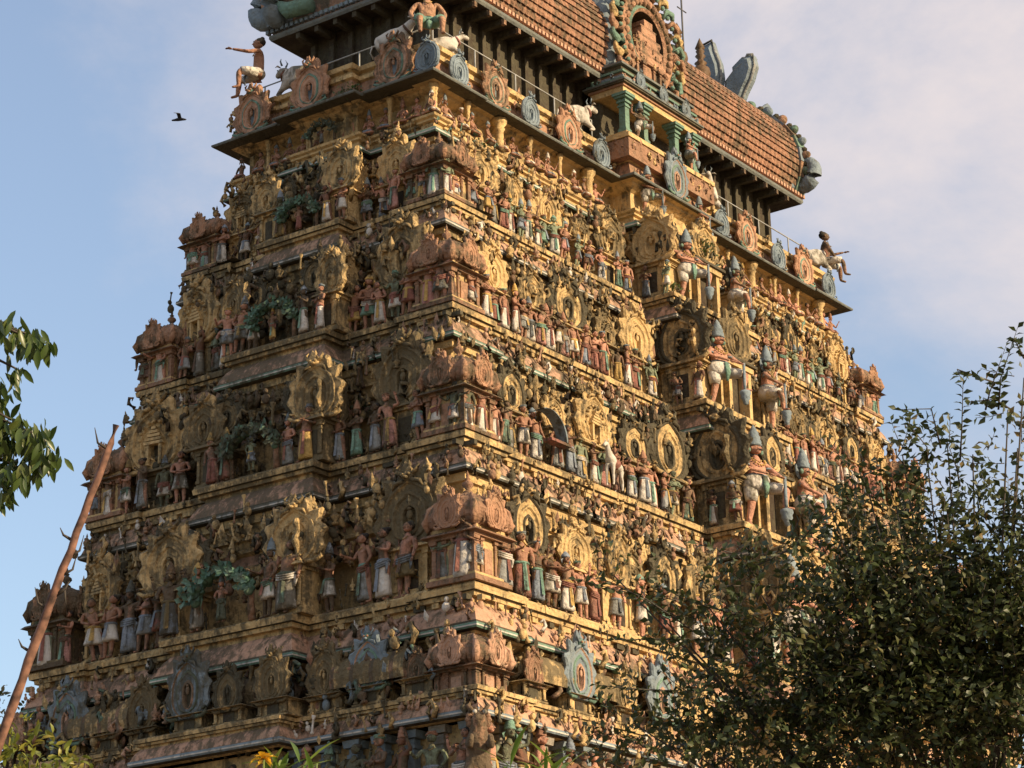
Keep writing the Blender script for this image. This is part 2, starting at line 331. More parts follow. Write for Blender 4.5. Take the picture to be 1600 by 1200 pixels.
def urn(mb, c, h, mat, T=None):
    mb.lathe([(0.18*h, 0), (0.2*h, 0.08*h), (0.08*h, 0.16*h), (0.24*h, 0.34*h), (0.22*h, 0.45*h), (0.08*h, 0.56*h), (0.13*h, 0.62*h), (0.05*h, 0.7*h), (0.07*h, 0.78*h), (0.0, h)], mat, c, 8, T)
def pilaster(mb, c, w, d, h, mat, T=None):
    x, y, z = c
    mb.box((x, y, z+0.05*h), (w*1.5, d*1.5, 0.1*h), mat, T); mb.box((x, y, z+0.44*h), (w, d, 0.70*h), mat, T)
    mb.box((x, y, z+0.80*h), (w*1.3, d*1.3, 0.05*h), mat, T); mb.box((x, y, z+0.86*h), (w*1.0, d*1.0, 0.07*h), mat, T)
    mb.box((x, y, z+0.95*h), (w*1.9, d*1.7, 0.09*h), mat, T, 1.1)
def kuta_mesh(name, w, bh, dh, mats):
    """corner pavilion: square body, cornice, ribbed bulbous dome, urn finial"""
    A, B, C_ = mats; mb = MB(); hw = w/2
    mb.box((0, 0, 0.05*bh), (w*1.12, w*1.12, 0.1*bh), A); mb.box((0, 0, 0.13*bh), (w*1.04, w*1.04, 0.06*bh), B)
    mb.box((0, 0, 0.5*bh), (w*0.84, w*0.84, 0.75*bh), B)
    for sx in (-1, 1):
        for sy in (-1, 1): pilaster(mb, (sx*(hw-0.07), sy*(hw-0.07), 0.14*bh), 0.10, 0.10, 0.72*bh, A)
        for a in (0, 1, 2, 3):
            T = Matrix.Rotation(a*pi/2, 4, 'Z'); pilaster(mb, (sx*hw*0.42, -hw*0.86, 0.14*bh), 0.06, 0.06, 0.72*bh, A, T)
    for a in range(4):
        T = Matrix.Rotation(a*pi/2, 4, 'Z')
        mb.box((0, -hw*0.87, 0.42*bh), (0.24*w, 0.03, 0.5*bh), C_, T)
    mb.box((0, 0, 0.89*bh), (w*1.06, w*1.06, 0.06*bh), A)
    mb.box((0, 0, 0.95*bh), (w*1.28, w*1.28, 0.06*bh), A, None, 0.9)
    mb.box((0, 0, 1.03*bh), (w*0.98, w*0.98, 0.10*bh), B)
    n = 32
    def mod(a, z):
        c, s = abs(cos(a)), abs(sin(a)); sq = 1.0/((c**5+s**5)**0.2); return sq*(1+0.025*cos(16*a))
    R = hw*1.12; prof = [(R*0.92, 0), (R*1.04, 0.08*dh), (R*1.12, 0.22*dh), (R*1.12, 0.38*dh), (R*1.03, 0.54*dh), (R*0.86, 0.69*dh), (R*0.60, 0.82*dh), (R*0.3, 0.92*dh), (R*0.10, 1.0*dh)]
    mb.lathe(prof, A, (0, 0, 1.07*bh), n, None, smooth=False, mod=mod)
    for a in range(4):       # corner leaves and tier of knobs on the dome
        T = Matrix.Rotation(a*pi/2+pi/4, 4, 'Z')
        mb.tube([(R*1.28, 0, 1.07*bh), (R*1.42, 0, 1.07*bh+0.2*dh), (R*1.30, 0, 1.07*bh+0.5*dh), (R*0.8, 0, 1.07*bh+.82*dh)], [0.07, 0.085, 0.07, 0.03], C_, T, 6)
        for k in range(6):
            T2 = Matrix.Rotation(a*pi/2+k*pi/12, 4, 'Z'); q = mod(a*pi/2+k*pi/12, 0)
            mb.tube([(R*1.02*q, 0, 1.07*bh), (R*1.13*q, 0, 1.07*bh+.26*dh), (R*1.0*q, 0, 1.07*bh+.55*dh), (R*.58*q, 0, 1.07*bh+.83*dh)], .022, A, T2, 4)
    urn(mb, (0, 0, 1.07*bh+0.97*dh), 0.45*dh+0.12, A)
    for a in range(4):       # little horseshoe arch on each side of the dome
        T = Matrix.Rotation(a*pi/2, 4, 'Z') @ Matrix.Translation((0, -R*1.13, 1.03*bh)) @ Matrix.Scale(0.47*dh, 4)
        vs, fs = [tuple(v.co) for v in K_TER.vertices], [tuple(p.vertices) for p in K_TER.polygons]
        mb.add(vs, fs, C_, T)
    return mb.mesh(name)
def bracket_scroll(mb, c, s, mat, T):
    mb.tube([(c[0], c[1], c[2]), (c[0], c[1]-0.12*s, c[2]+0.2*s), (c[0], c[1]-0.28*s, c[2]+0.22*s), (c[0], c[1]-0.3*s, c[2]+0.06*s), (c[0], c[1]-0.2*s, c[2]+0.04*s)], [0.09*s, 0.09*s, 0.075*s, 0.06*s, 0.03*s], mat, T, 6)

def faceT(face, u, y_or_x, z):
    """transform: local front -y; on 'S' u is x, on 'W' u is y"""
    if face == 'S': return Matrix.Translation((u, y_or_x, z))
    return Matrix.Translation((y_or_x, u, z)) @ Matrix.Rotation(-pi/2, 4, 'Z')
def place(face, u, edge, d, z):
    """edge = absolute distance of the lip plane from centre on that face; d = inset"""
    return ((u, -edge+d, z), 0.0) if face == 'S' else ((-edge+d, u, z), -pi/2)
def clutter(mb, r, face, u0, u1, edge, d0, d1, z0, z1, n, mats, smin=0.6, smax=1.3):
    for _ in range(n):
        u = r.uniform(u0, u1); z = r.uniform(z0, z1); (p, rz) = place(face, u, edge, r.uniform(d0, d1), z)
        s = r.uniform(smin, smax)*0.16; m = r.choice(mats)
        T = Matrix.Translation(p) @ Matrix.Rotation(rz+r.uniform(-.4, .4), 4, 'Z') @ Matrix.Rotation(r.uniform(-.3, .3), 4, 'Y')
        k = r.random()
        if k < 0.30:   # leaf scroll
            sg = r.choice((-1, 1)); mb.tube([(0, 0, 0), (sg*0.5*s, -0.25*s, 0.7*s), (sg*0.2*s, -0.35*s, 1.35*s), (-sg*0.3*s, -0.3*s, 1.1*s), (-sg*0.1*s, -0.35*s, 0.8*s)], [0.3*s, 0.28*s, 0.22*s, 0.15*s, 0.06*s], m, T, 5)
        elif k < 0.55: # bust like lump with head
            mb.ball((0, 0, 0.45*s), (0.42*s, 0.33*s, 0.5*s), m, T, 7, 5); mb.ball((0, -0.12*s, 1.15*s), (0.24*s, 0.24*s, 0.28*s), m, T, 6, 5)
        elif k < 0.72: urn(mb, (0, 0, 0), 1.7*s, m, T)
        elif k < 0.86: # leaf
            mb.add([(0, 0, 0), (0.4*s, -.12*s, .7*s), (0, -.3*s, .75*s), (-.4*s, -.12*s, .7*s), (0, -.25*s, 1.7*s)], [(0, 1, 2), (0, 2, 3), (1, 4, 2), (2, 4, 3)], m, T)
        else:          # small column
            mb.lathe([(0.2*s, 0), (0.2*s, .2*s), (0.12*s, .3*s), (.12*s, 1.4*s), (.22*s, 1.6*s), (.24*s, 1.8*s)], m, (0, 0, 0), 6, T)

TIERS = []   # (name, ledge z, outline idx, height)
# storeys: 0 = under the K5..K6 ; i is index of the lower lip
LIPMAT = ['lip', 'green', 'lip', 'green', 'lip', 'green', 'bluegrey', 'green']
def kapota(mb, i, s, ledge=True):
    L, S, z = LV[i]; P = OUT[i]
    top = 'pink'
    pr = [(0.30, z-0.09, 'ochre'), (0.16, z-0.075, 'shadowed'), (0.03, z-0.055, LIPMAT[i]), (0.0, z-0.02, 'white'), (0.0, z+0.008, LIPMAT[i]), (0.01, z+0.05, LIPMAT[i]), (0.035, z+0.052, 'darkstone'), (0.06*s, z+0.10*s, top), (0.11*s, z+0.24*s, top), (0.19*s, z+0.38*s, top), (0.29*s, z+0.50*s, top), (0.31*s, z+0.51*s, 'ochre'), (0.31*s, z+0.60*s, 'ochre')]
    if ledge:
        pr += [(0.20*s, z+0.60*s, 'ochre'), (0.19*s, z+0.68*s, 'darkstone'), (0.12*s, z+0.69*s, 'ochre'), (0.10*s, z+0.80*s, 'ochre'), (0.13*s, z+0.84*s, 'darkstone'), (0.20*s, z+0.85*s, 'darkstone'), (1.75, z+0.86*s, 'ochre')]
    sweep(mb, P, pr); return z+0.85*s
def wall(mb, i, z0, ztop_i, s):
    """wall above ledge of lip i up to lip ztop_i, following the upper outline"""
    P = OUT[ztop_i]; z1 = LV[ztop_i][2]; h = z1-z0
    sweep(mb, P, [(0.42, z0-0.3, 'ochre'), (0.42, z0+0.06*h, 'ochre'), (0.50, z0+0.09*h, 'ochre'), (0.60, z0+0.12*h, 'ochre'), (0.60, z0+0.50*h, 'ochre'), (0.44, z0+0.52*h, 'ochre_carved'), (0.42, z0+0.57*h, 'ochre'), (0.52, z0+0.60*h, 'pink'), (0.52, z0+0.68*h, 'ochre'), (0.40, z0+0.70*h, 'ochre'), (0.40, z0+0.73*h, 'ochre'), (0.46, z0+0.74*h, 'ochre'),
                  (0.42, z0+0.79*h, 'ochre'), (0.34, z0+0.80*h, 'ochre'), (0.34, z0+0.825*h, 'ochre'), (0.38, z0+0.83*h, 'ochre'), (0.27, z0+0.90*h, 'ochre'), (0.20, z0+0.91*h, 'ochre'), (0.17, z0+0.975*h, 'ochre')])
ORN = 0
SLOTS = {}   # statue rows: i -> dict of face -> info
storeys = {}
def storey(i, label):
    """i: lower lip index, storey between lip i and lip i-1"""
    L, S, z = LV[i]; z2 = LV[i-1][2]; h = z2-z; s = h/3.3 if i not in (1, 6) else 0.62
    r = random.Random(100+i)
    mb = MB(); zl = kapota(mb, i, s); wall(mb, i, zl, i-1, s)
    # dentil blocks under the ledge and pilasters on the wall
    P = OUT[i]
    def dent(face, u0, u1, edge):
        u = u0
        while u < u1:
            if r.random() < .35: u += .45; continue
            (p, rz) = place(face, u, edge, 0.27*s, z+0.545*s); T = Matrix.Translation(p) @ Matrix.Rotation(rz, 4, 'Z')
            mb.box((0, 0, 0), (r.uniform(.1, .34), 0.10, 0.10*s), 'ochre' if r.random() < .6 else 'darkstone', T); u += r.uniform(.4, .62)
    dent('S', -L+.1, -L+CK, S); dent('S', -L+CK+.2, -BX-.1, S-.12); dent('S', BX+.2, L-CK, S-.12); dent('S', L-CK, L-.1, S); dent('S', -BX+.1, BX, S+0.8)
    dent('W', -S+.1, -S+CK, L); dent('W', S-CK, S, L); dent('W', -S+CK, S-CK, L-.1)
    # --- frieze of small figures lying on the curved cornice
    fr = mb; fm = ['pink', 'pink', 'orange', 'ochre_carved', 'terracotta']
    def frz(face, u0, u1, edge, dens=8):
        clutter(fr, r, face, u0, u1, edge, 0.04*s, 0.20*s, z+0.08*s, z+0.40*s, int((u1-u0)*dens), fm+['ochre_carved', 'darkstone', 'cloth_white'], 0.5, 1.35)
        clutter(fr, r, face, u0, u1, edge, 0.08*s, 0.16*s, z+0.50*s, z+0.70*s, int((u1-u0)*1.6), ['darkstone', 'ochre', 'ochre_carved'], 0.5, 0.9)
        clutter(fr, r, face, u0, u1, edge, 0.05*s, 0.13*s, z+0.82*s, z+0.86*s, int((u1-u0)*1.4), ['darkstone', 'ochre', 'darkstone'], 0.3, 0.6)
        clutter(fr, r, face, u0, u1, edge, -0.10, 0.02, z-0.22, z-0.02, int((u1-u0)*2.2), ['ochre_carved', 'ochre', 'darkstone'], 0.8, 1.7)
    frz('S', -L+.1, -BX, S-.05); frz('S', -BX, BX, S+.82, 2); frz('S', BX, L, S-.05, 2.4)
    frz('W', -S+.1, -S+CK, L); frz('W', -S+CK, S-CK, L-.05); frz('W', S-CK, S, L)
    o = child(mb, 'storey', root)
    storeys[i] = (o, zl, z2, h, s)
    return o, zl, z2, h, s, r
def body_box(mb, face, u, w, edge, d_out, d_in, z0, h, mats=('ochre', 'ochre', 'shadowed'), niche=True):
    (p, rz) = place(face, u, edge, 0, z0); T = Matrix.Translation(p) @ Matrix.Rotation(rz, 4, 'Z'); dm = (d_out+d_in)/2; dd = d_in-d_out
    a, b, c = mats
    mb.box((0, dm-0.03, 0.05*h), (w+.12, dd+.06, 0.1*h), a, T); mb.box((0, dm-.015, 0.13*h), (w+.05, dd+.03, 0.06*h), b, T)
    mb.box((0, dm, 0.5*h), (w, dd, 0.75*h), b, T)
    for sx in (-1, 1): pilaster(mb, (sx*(w/2-.04), d_out-.01, 0.15*h), 0.08, 0.07, 0.72*h, a, T)
    if w > 1.2:
        for sx in (-.5, .5): pilaster(mb, (sx*(w/2-.04), d_out-.01, 0.15*h), 0.07, 0.06, 0.72*h, a, T)
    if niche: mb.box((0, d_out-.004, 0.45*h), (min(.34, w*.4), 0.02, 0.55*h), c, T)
    mb.box((0, dm-.04, 0.90*h), (w+.10, dd+.08, 0.06*h), a, T); mb.box((0, dm-.09, 0.97*h), (w+.24, dd+.18, 0.07*h), a, T, 0.92)
def barrel(mb, face, u, w, edge, dc, rad, z0, hh, mat, rib):
    """barrel roof running along the face"""
    (p, rz) = place(face, u, edge, dc, z0); T = Matrix.Translation(p) @ Matrix.Rotation(rz, 4, 'Z'); n = 10; m = max(2, int(w/0.12)); vs = []; fs = []; ms = []
    for j in range(m+1):
        q = 1.0+(0.04 if j % 2 else 0.0)
        for k in range(n+1):
            t = -0.12*pi + k*(1.24*pi)/n; vs.append((-w/2+w*j/m, -rad*q*cos(t), hh*0.42+hh*0.6*q*sin(t)))
    for j in range(m):
        for k in range(n): fs.append((j*(n+1)+k, (j+1)*(n+1)+k, (j+1)*(n+1)+k+1, j*(n+1)+k+1)); ms.append(mat if j % 4 else rib)
    fs.append(tuple(range(n+1))); ms.append(rib); fs.append(tuple(m*(n+1)+k for k in range(n, -1, -1))); ms.append(rib)
    mb.add(vs, fs, ms, T, False)
    for k in range(max(2, int(w/0.4))): urn(mb, (-w/2+(k+.5)*w/max(2, int(w/0.4)), 0, hh), 0.28, 'ochre', T)

KUTA = {}
def ornament(i, o, zl, z2, h, s, r):
    L, S, z = LV[i]; bh = 0.30*h; dh = 0.235*h; w = 1.04 if i < 5 else 1.1
    kt = kuta_mesh('corner_pavilion', w, bh, dh, ('terracotta', 'ochre', 'orange'))
    for sx, sy in ((-1, -1), (1, -1), (-1, 1), (1, 1)):
        inst(kt, 'corner_pavilion', o, (sx*(L-.66), sy*(S-.66), zl))
    # pavilions and horseshoe arches along the faces
    eS = S-.12; eW = L-.12; pv = MB(); fm = ['ochre_carved', 'ochre_carved', 'darkstone', 'terracotta', 'ochre']
    def kud(face, u, edge, d, zz, hgt, me=None, rz=0.0, nm='horseshoe_arch'):
        (p, q) = place(face, u, edge, d, zz); k_ = hgt/2.28*r.uniform(.80, 1.12); inst(me or r.choice([K_OCH, K_OC2, K_OC3, K_OC2, K_OCH, K_OLD]), nm, o, p, q+rz+r.uniform(-.16, .16), (k_*r.uniform(1.0, 1.36), k_*1.25, k_))
    ah = 0.40*h*1.20
    run = L-BX
    def side(sg):
        pos = [(0.235, 0.62, 1.0), (0.40, 0.46, .72), (0.56, 1.45, 1.0), (0.735, 0.5, .75), (0.885, 0.72, 1.05)]
        for t, wd, k in pos:
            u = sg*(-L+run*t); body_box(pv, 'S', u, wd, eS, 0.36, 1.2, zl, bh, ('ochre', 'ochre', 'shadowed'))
            kud('S', u, eS, 0.34, zl+bh*0.97, ah*k*r.uniform(.94, 1.06))
            if wd > 1:
                barrel(pv, 'S', u, wd, eS, 0.74, 0.36, zl+bh, ah*0.62, 'ochre_carved', 'terracotta')
                kud('S', u-wd*.42, eS, 0.44, zl+bh*1.0, ah*.62); kud('S', u+wd*.42, eS, 0.44, zl+bh*1.0, ah*.62)
            else:
                (p, q) = place('S', u, eS, 0.8, zl+bh*1.2); T = Matrix.Translation(p)
                pv.box((0, 0, .1), (wd*.8, .8, ah*.6), 'ochre_carved', T, 0.7)
        a, b = sorted((sg*(-L+run*.1), sg*(-L+run)))
        clutter(pv, r, 'S', a, b, eS, 0.35, 0.95, zl+bh*0.9, zl+h*0.56, int(run*20), fm, 0.8, 1.8)
        clutter(pv, r, 'S', a, b, eS, 0.3, 0.5, zl, zl+bh*.5, int(run*5), fm, 0.7, 1.2)
    side(1); side(-1)
    # end face: large arches either side, central porch
    wl = 2*S
    for sg in (-1, 1):
        uu = sg*(S-1.62-(0.10 if i < 4 else 0.35)); body_box(pv, 'W', uu, 0.85, eW, 0.36, 1.2, zl, bh); kud('W', uu, eW, 0.33, zl+bh*.95, ah*1.18, K_OC2 if sg > 0 else K_OCH)
        wy = [0, 1.27, 1.35, 1.65, 1.85, 2.0, 2.1][i]
        body_box(pv, 'W', sg*(wy-.3), 0.5, L+.38, 0.30, 1.2, zl, bh); kud('W', sg*(wy-.22), L+.38, 0.28, zl+bh*.95, ah*.92, K_OCH, 0, 'horseshoe_arch')
        (p, q) = place('W', sg*(wy-.04), L+.38, 0.42, zl+bh*.95)
        if sg < 0: inst(K_OCH, 'horseshoe_arch', o, (p[0]+.25, p[1]+.02, p[2]), 0.0, ah*.9/2.28)
        kud('W', sg*(wy-.78), L+.38, 0.42, zl+bh*1.25, ah*.62, K_OLD)
    clutter(pv, r, 'W', -S+1.1, -wy, eW, 0.32, 0.9, zl+bh*.9, zl+h*.58, int((S-1.1-wy)*26), fm, .8, 1.9)
    clutter(pv, r, 'W', wy, S-1.1, eW, 0.32, 0.9, zl+bh*.9, zl+h*.58, int((S-1.1-wy)*26), fm, .8, 1.9)
    clutter(pv, r, 'W', -wy, wy, L+.3, 0.25, 0.8, zl+bh*.5, zl+h*.6, int(wy*2*22), fm, .8, 1.9)
    clutter(pv, r, 'W', -S+.2, S-.2, eW, 0.28, 0.42, zl, zl+bh*.4, int(S*10), fm, 0.7, 1.2)
    clutter(pv, r, 'W', -S+.9, S-.9, eW, 0.0, 0.35, zl+h*.5, zl+h*.72, int(S*9), ['ochre_carved', 'ochre', 'terracotta', 'darkstone'], 0.8, 1.5)
    clutter(pv, r, 'S', -L+.9, L-.9, S, 0.35, 0.6, zl+h*.5, zl+h*.66, int(L*12), ['ochre_carved', 'ochre', 'terracotta', 'darkstone'], 0.8, 1.5)
    # central bay on the long face
    eB = S+[0, .55, .80, .85, .9, .9, .9][i]
    zc = zl+0.62*h*.9
    for sg in (-1, 1):
        body_box(pv, 'S', sg*(BX-.66), 0.62, eB, 0.46, 1.5, zl, bh*1.25, niche=False)
        kud('S', sg*(BX-.62), eB, 0.44, zl+bh*1.25, ah*.85)
        # arch on the return face of the bay
        if sg < 0:
            body_box(pv, 'W', -(eB-.86), 0.78, BX, .30, 0.9, zl, bh*1.2)
            clutter(pv, r, 'W', -eB+.3, -eB+1.35, BX, .2, .4, zl+bh*1.2, zl+h*.62, 16, fm, .8, 1.7)
            inst(K_OLD if i in (3, 4) else K_OCH, 'horseshoe_arch', o, (-BX+.24, -(eB-.80), zl+bh*1.15), -pi/2, (ah*1.5/2.28, ah*1.2/2.28, ah*1.22/2.28))
    # doorway
    zf = zl; dw, dhh = 0.80, 0.44*h; T = Matrix.Translation((0, -eB+.62, zf))
    dr = MB()
    for sg in (-1, 1): dr.box((sg*(dw/2+.07), -.11, dhh/2), (.14, .34, dhh), 'ochre', T); dr.box((sg*(dw/2+.24), -.03, dhh/2), (.1, .2, dhh*1.05), 'ochre', T)
    dr.box((0, -.13, dhh+.07), (dw+.42, .4, .14), 'ochre', T); dr.box((0, -.15, dhh+.18), (dw+.6, .48, .07), 'darkstone', T); dr.box((0, -.04, .03), (dw, .2, .06), 'ochre', T)
    do = child(dr, 'doorway', o); dl = MB(); dl.box((0, .03, dhh/2+.03), (dw, .04, dhh), 'shadowed', T); dl.box((-.02, 0.0, dhh/2), (.03, .03, dhh*.95), 'rail', T)
    child(dl, 'opening_shade_panel', o)  # dark panel paints the shade inside the opening; thin bar is its shutter
    kud('S', 0, eB, 0.42, zf+dhh+.22, ah*.98)
    clutter(pv, r, 'S', -BX+.2, BX-.2, eB, 0.4, 0.7, zf+dhh+.2, zl+h*.62, 34, fm, .8, 1.6)
    child(pv, 'pavilion_row', o)
for i in (5, 4, 3, 2):
    a = storey(i, None); ornament(i, *a)

# --- top storey with seated figures (lip 1 .. lip 0)
r = random.Random(55)
L, S, z = LV[1]; z2 = LV[0][2]
mb = MB(); P = OUT[1]
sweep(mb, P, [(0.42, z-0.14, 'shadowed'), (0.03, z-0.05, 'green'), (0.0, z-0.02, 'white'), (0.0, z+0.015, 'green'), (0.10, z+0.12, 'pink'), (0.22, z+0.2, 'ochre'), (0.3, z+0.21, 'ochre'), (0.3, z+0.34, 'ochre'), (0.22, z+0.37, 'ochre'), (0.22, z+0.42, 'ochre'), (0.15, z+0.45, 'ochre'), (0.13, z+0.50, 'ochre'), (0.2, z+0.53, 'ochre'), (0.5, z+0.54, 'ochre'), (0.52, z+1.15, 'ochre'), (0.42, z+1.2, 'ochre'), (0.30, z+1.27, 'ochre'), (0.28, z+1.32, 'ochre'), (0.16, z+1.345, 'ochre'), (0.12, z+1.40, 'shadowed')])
# eave of the top storey
P0 = OUT[0]; z0 = z2
sweep(mb, P0, [(0.62, z0-0.02, 'darkstone'), (0.45, z0-0.03, 'darkstone'), (0.02, z0-0.045, 'lip'), (0.0, z0-0.02, 'lip'), (0.0, z0+0.015, 'darkstone'), (0.10, z0+0.07, 'darkstone'), (0.30, z0+0.14, 'orange'), (0.40, z0+0.40, 'orange'), (0.42, z0+0.55, 'ochre'), (0.34, z0+0.58, 'ochre'), (0.34, z0+0.68, 'ochre'), (0.46, z0+0.70, 'ochre'), (0.46, z0+0.80, 'ochre'), (0.36, z0+0.84, 'ochre'), (0.34, z0+0.95, 'ochre'), (0.44, z0+0.98, 'terracotta'), (0.6, z0+1.03, 'darkstone'), (0.9, z0+1.04, 'darkstone')])  # dark soffit bands carry the shade under the eave in their colour
mb.box((0, 0, z0+.98), (2*LV[0][0]-1.3, 2*LV[0][1]-1.3, .125), 'darkstone')
# columns between the seated figures
for face, u0, u1, e in (('S', -L+.35, -BX, S), ('S', BX+.2, L, S), ('W', -S+.3, S, L)):
    u = u0; k = 0
    while u < u1-.1:
        (p, rz) = place(face, u, e, 0.28, z+0.53); T = Matrix.Translation(p) @ Matrix.Rotation(rz, 4, 'Z')
        rr_ = 0.11 if k % 3 == 2 else 0.05
        mb.lathe([(rr_*1.4, 0), (rr_*1.4, .08), (rr_, .14), (rr_*.95, .5), (rr_*1.3, .55), (rr_, .6), (rr_*1.7, .7), (rr_*1.9, .8)], 'ochre', (0, 0, 0), 10, T); u += 1.25; k += 1
fr = mb; clutter(fr, r, 'S', -L+.1, -BX, S, 0.03, 0.25, z+0.1, z+0.3, 40, ['pink', 'ochre_carved', 'green', 'terracotta'], .5, .9); clutter(fr, r, 'S', BX, L, S, 0.03, .25, z+.1, z+.3, 34, ['pink', 'ochre_carved', 'green', 'cloth_white'], .5, .9); clutter(fr, r, 'W', -S+.1, S, L, 0.0, .25, z+.1, z+.3, 34, ['ochre_carved', 'darkstone', 'terracotta'], .5, .9)
clutter(fr, r, 'S', -9.5, 9.5, LV[0][1], 0.36, 0.5, z0+0.2, z0+0.85, 120, ['orange', 'ochre_carved', 'ochre', 'darkstone'], .6, 1.1)
clutter(fr, r, 'W', -3.2, 3.2, LV[0][0], 0.36, 0.5, z0+0.2, z0+0.85, 50, ['orange', 'ochre_carved', 'darkstone'], .6, 1.1)
top = child(mb, 'top_storey', root)
# parapet arches on the eave: painted horseshoes and blue medallions
def par(face, u, e, big):
    (p, rz) = place(face, u, e, 0.16 if big else 0.12, z0+0.06)
    inst(K_PNT if big else K_BLU, 'parapet_arch' if big else 'parapet_medallion', top, p, rz, ((0.60, .6, .53) if big else (.44, .5, .40)) if face == 'S' else ((0.68, .7, .60) if big else (.44, .5, .40)))
for u in (-7.26, -4.2, 4.3, 7.4): par('S', u, LV[0][1], True)
for u in (-8.75, -5.9, -2.85, 2.9, 5.9, 8.75): par('S', u, LV[0][1], False)
for u in (-2.15, -0.05+.3, 2.25): par('W', u, LV[0][0]+(.2 if abs(u) < 1 else 0), True)
for u in (-3.15,): par('W', u, LV[0][0], False)
inst(K_TEA, 'parapet_arch', top, (0, -LV[0][1]-.3, z0+.06), 0, .62)

# --- neck, eave, barrel roof
rf = MB()
NX, NY = 7.9, 1.9; zn = z0+1.04; ze = 28.86
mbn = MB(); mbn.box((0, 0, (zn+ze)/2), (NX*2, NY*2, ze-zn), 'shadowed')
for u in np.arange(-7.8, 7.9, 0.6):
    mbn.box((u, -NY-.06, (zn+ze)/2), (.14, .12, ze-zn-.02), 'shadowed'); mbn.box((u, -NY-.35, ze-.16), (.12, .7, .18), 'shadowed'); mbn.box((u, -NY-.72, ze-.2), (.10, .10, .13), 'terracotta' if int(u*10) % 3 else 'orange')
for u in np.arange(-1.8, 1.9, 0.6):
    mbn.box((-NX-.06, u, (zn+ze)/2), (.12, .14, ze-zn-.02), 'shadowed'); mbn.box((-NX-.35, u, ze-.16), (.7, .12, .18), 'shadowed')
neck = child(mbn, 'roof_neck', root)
EX, EY = 8.68, 2.68
E0 = [(-EX, -EY), (EX, -EY), (EX, EY), (-EX, EY)]
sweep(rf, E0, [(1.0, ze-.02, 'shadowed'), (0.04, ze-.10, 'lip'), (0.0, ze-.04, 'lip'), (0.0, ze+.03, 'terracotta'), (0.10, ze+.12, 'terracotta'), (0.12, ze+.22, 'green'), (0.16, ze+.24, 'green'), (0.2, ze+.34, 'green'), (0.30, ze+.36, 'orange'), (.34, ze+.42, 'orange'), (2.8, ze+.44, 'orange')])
ev = rf
for u in np.arange(-8.7, 8.75, 0.16): ev.box((u, -EY+.05, ze+.16), (.09, .12, .10), 'pink'); 
for u in np.arange(-2.7, 2.75, 0.16): ev.box((-EX+.05, u, ze+.16), (.12, .09, .10), 'bluegrey')
eave = child(rf, 'eave', root)
# barrel with rows of overlapping tiles: geometry, one scalloped course over the next
prof = [(2.50, 29.15), (2.66, 29.55), (2.74, 30.0), (2.70, 30.42), (2.55, 30.83), (2.28, 31.22), (1.88, 31.62), (1.38, 32.0), (0.78, 32.3), (0.0, 32.45)]
def pr_at(t):
    t = t*(len(prof)-1); k = min(int(t), len(prof)-2); f = t-k
    return prof[k][0]*(1-f)+prof[k+1][0]*f, prof[k][1]*(1-f)+prof[k+1][1]*f
bm_ = MB(); RX = 8.45; nc = 20; nx = 240; vs = []; fs = []; ms = []
for side_ in (-1, 1):
    base = len(vs)
    rows = []
    for c in range(nc):
        for q, lift in ((0.0, 0.085), (0.45, .075), (0.98, 0.02)):
            rows.append(((c+q)/nc, lift, q))
    for (t, lift, q) in rows:
        y, zz = pr_at(t); y2, zz2 = pr_at(min(1, t+.02)); ty, tz = y2-y, zz2-zz; l = math.hypot(ty, tz) or 1; ny, nz = tz/l, -ty/l
        for k in range(nx+1):
            sc_ = abs(sin(k*pi/3.0)); li = lift*(0.55+0.6*sc_)
            vs.append((-RX+2*RX*k/nx, side_*(y+ny*li), zz+nz*li - (0.05*sc_ if q == 0 else 0)))
    for j in range(len(rows)-1):
        for k in range(nx):
            a = base+j*(nx+1)+k; f = (a, a+1, a+nx+2, a+nx+1); fs.append(f if side_ < 0 else f[::-1])
bm_.add(vs, fs, 'roof_tile', None, False)
for sx in (-1, 1):   # gable walls
    pts = [(sx*RX, -y, zz) for y, zz in prof] + [(sx*RX, y, zz) for y, zz in reversed(prof[:-1])]
    bm_.add(pts, [tuple(range(len(pts))) if sx > 0 else tuple(reversed(range(len(pts))))], 'terracotta')
barr = child(bm_, 'barrel_roof', root)
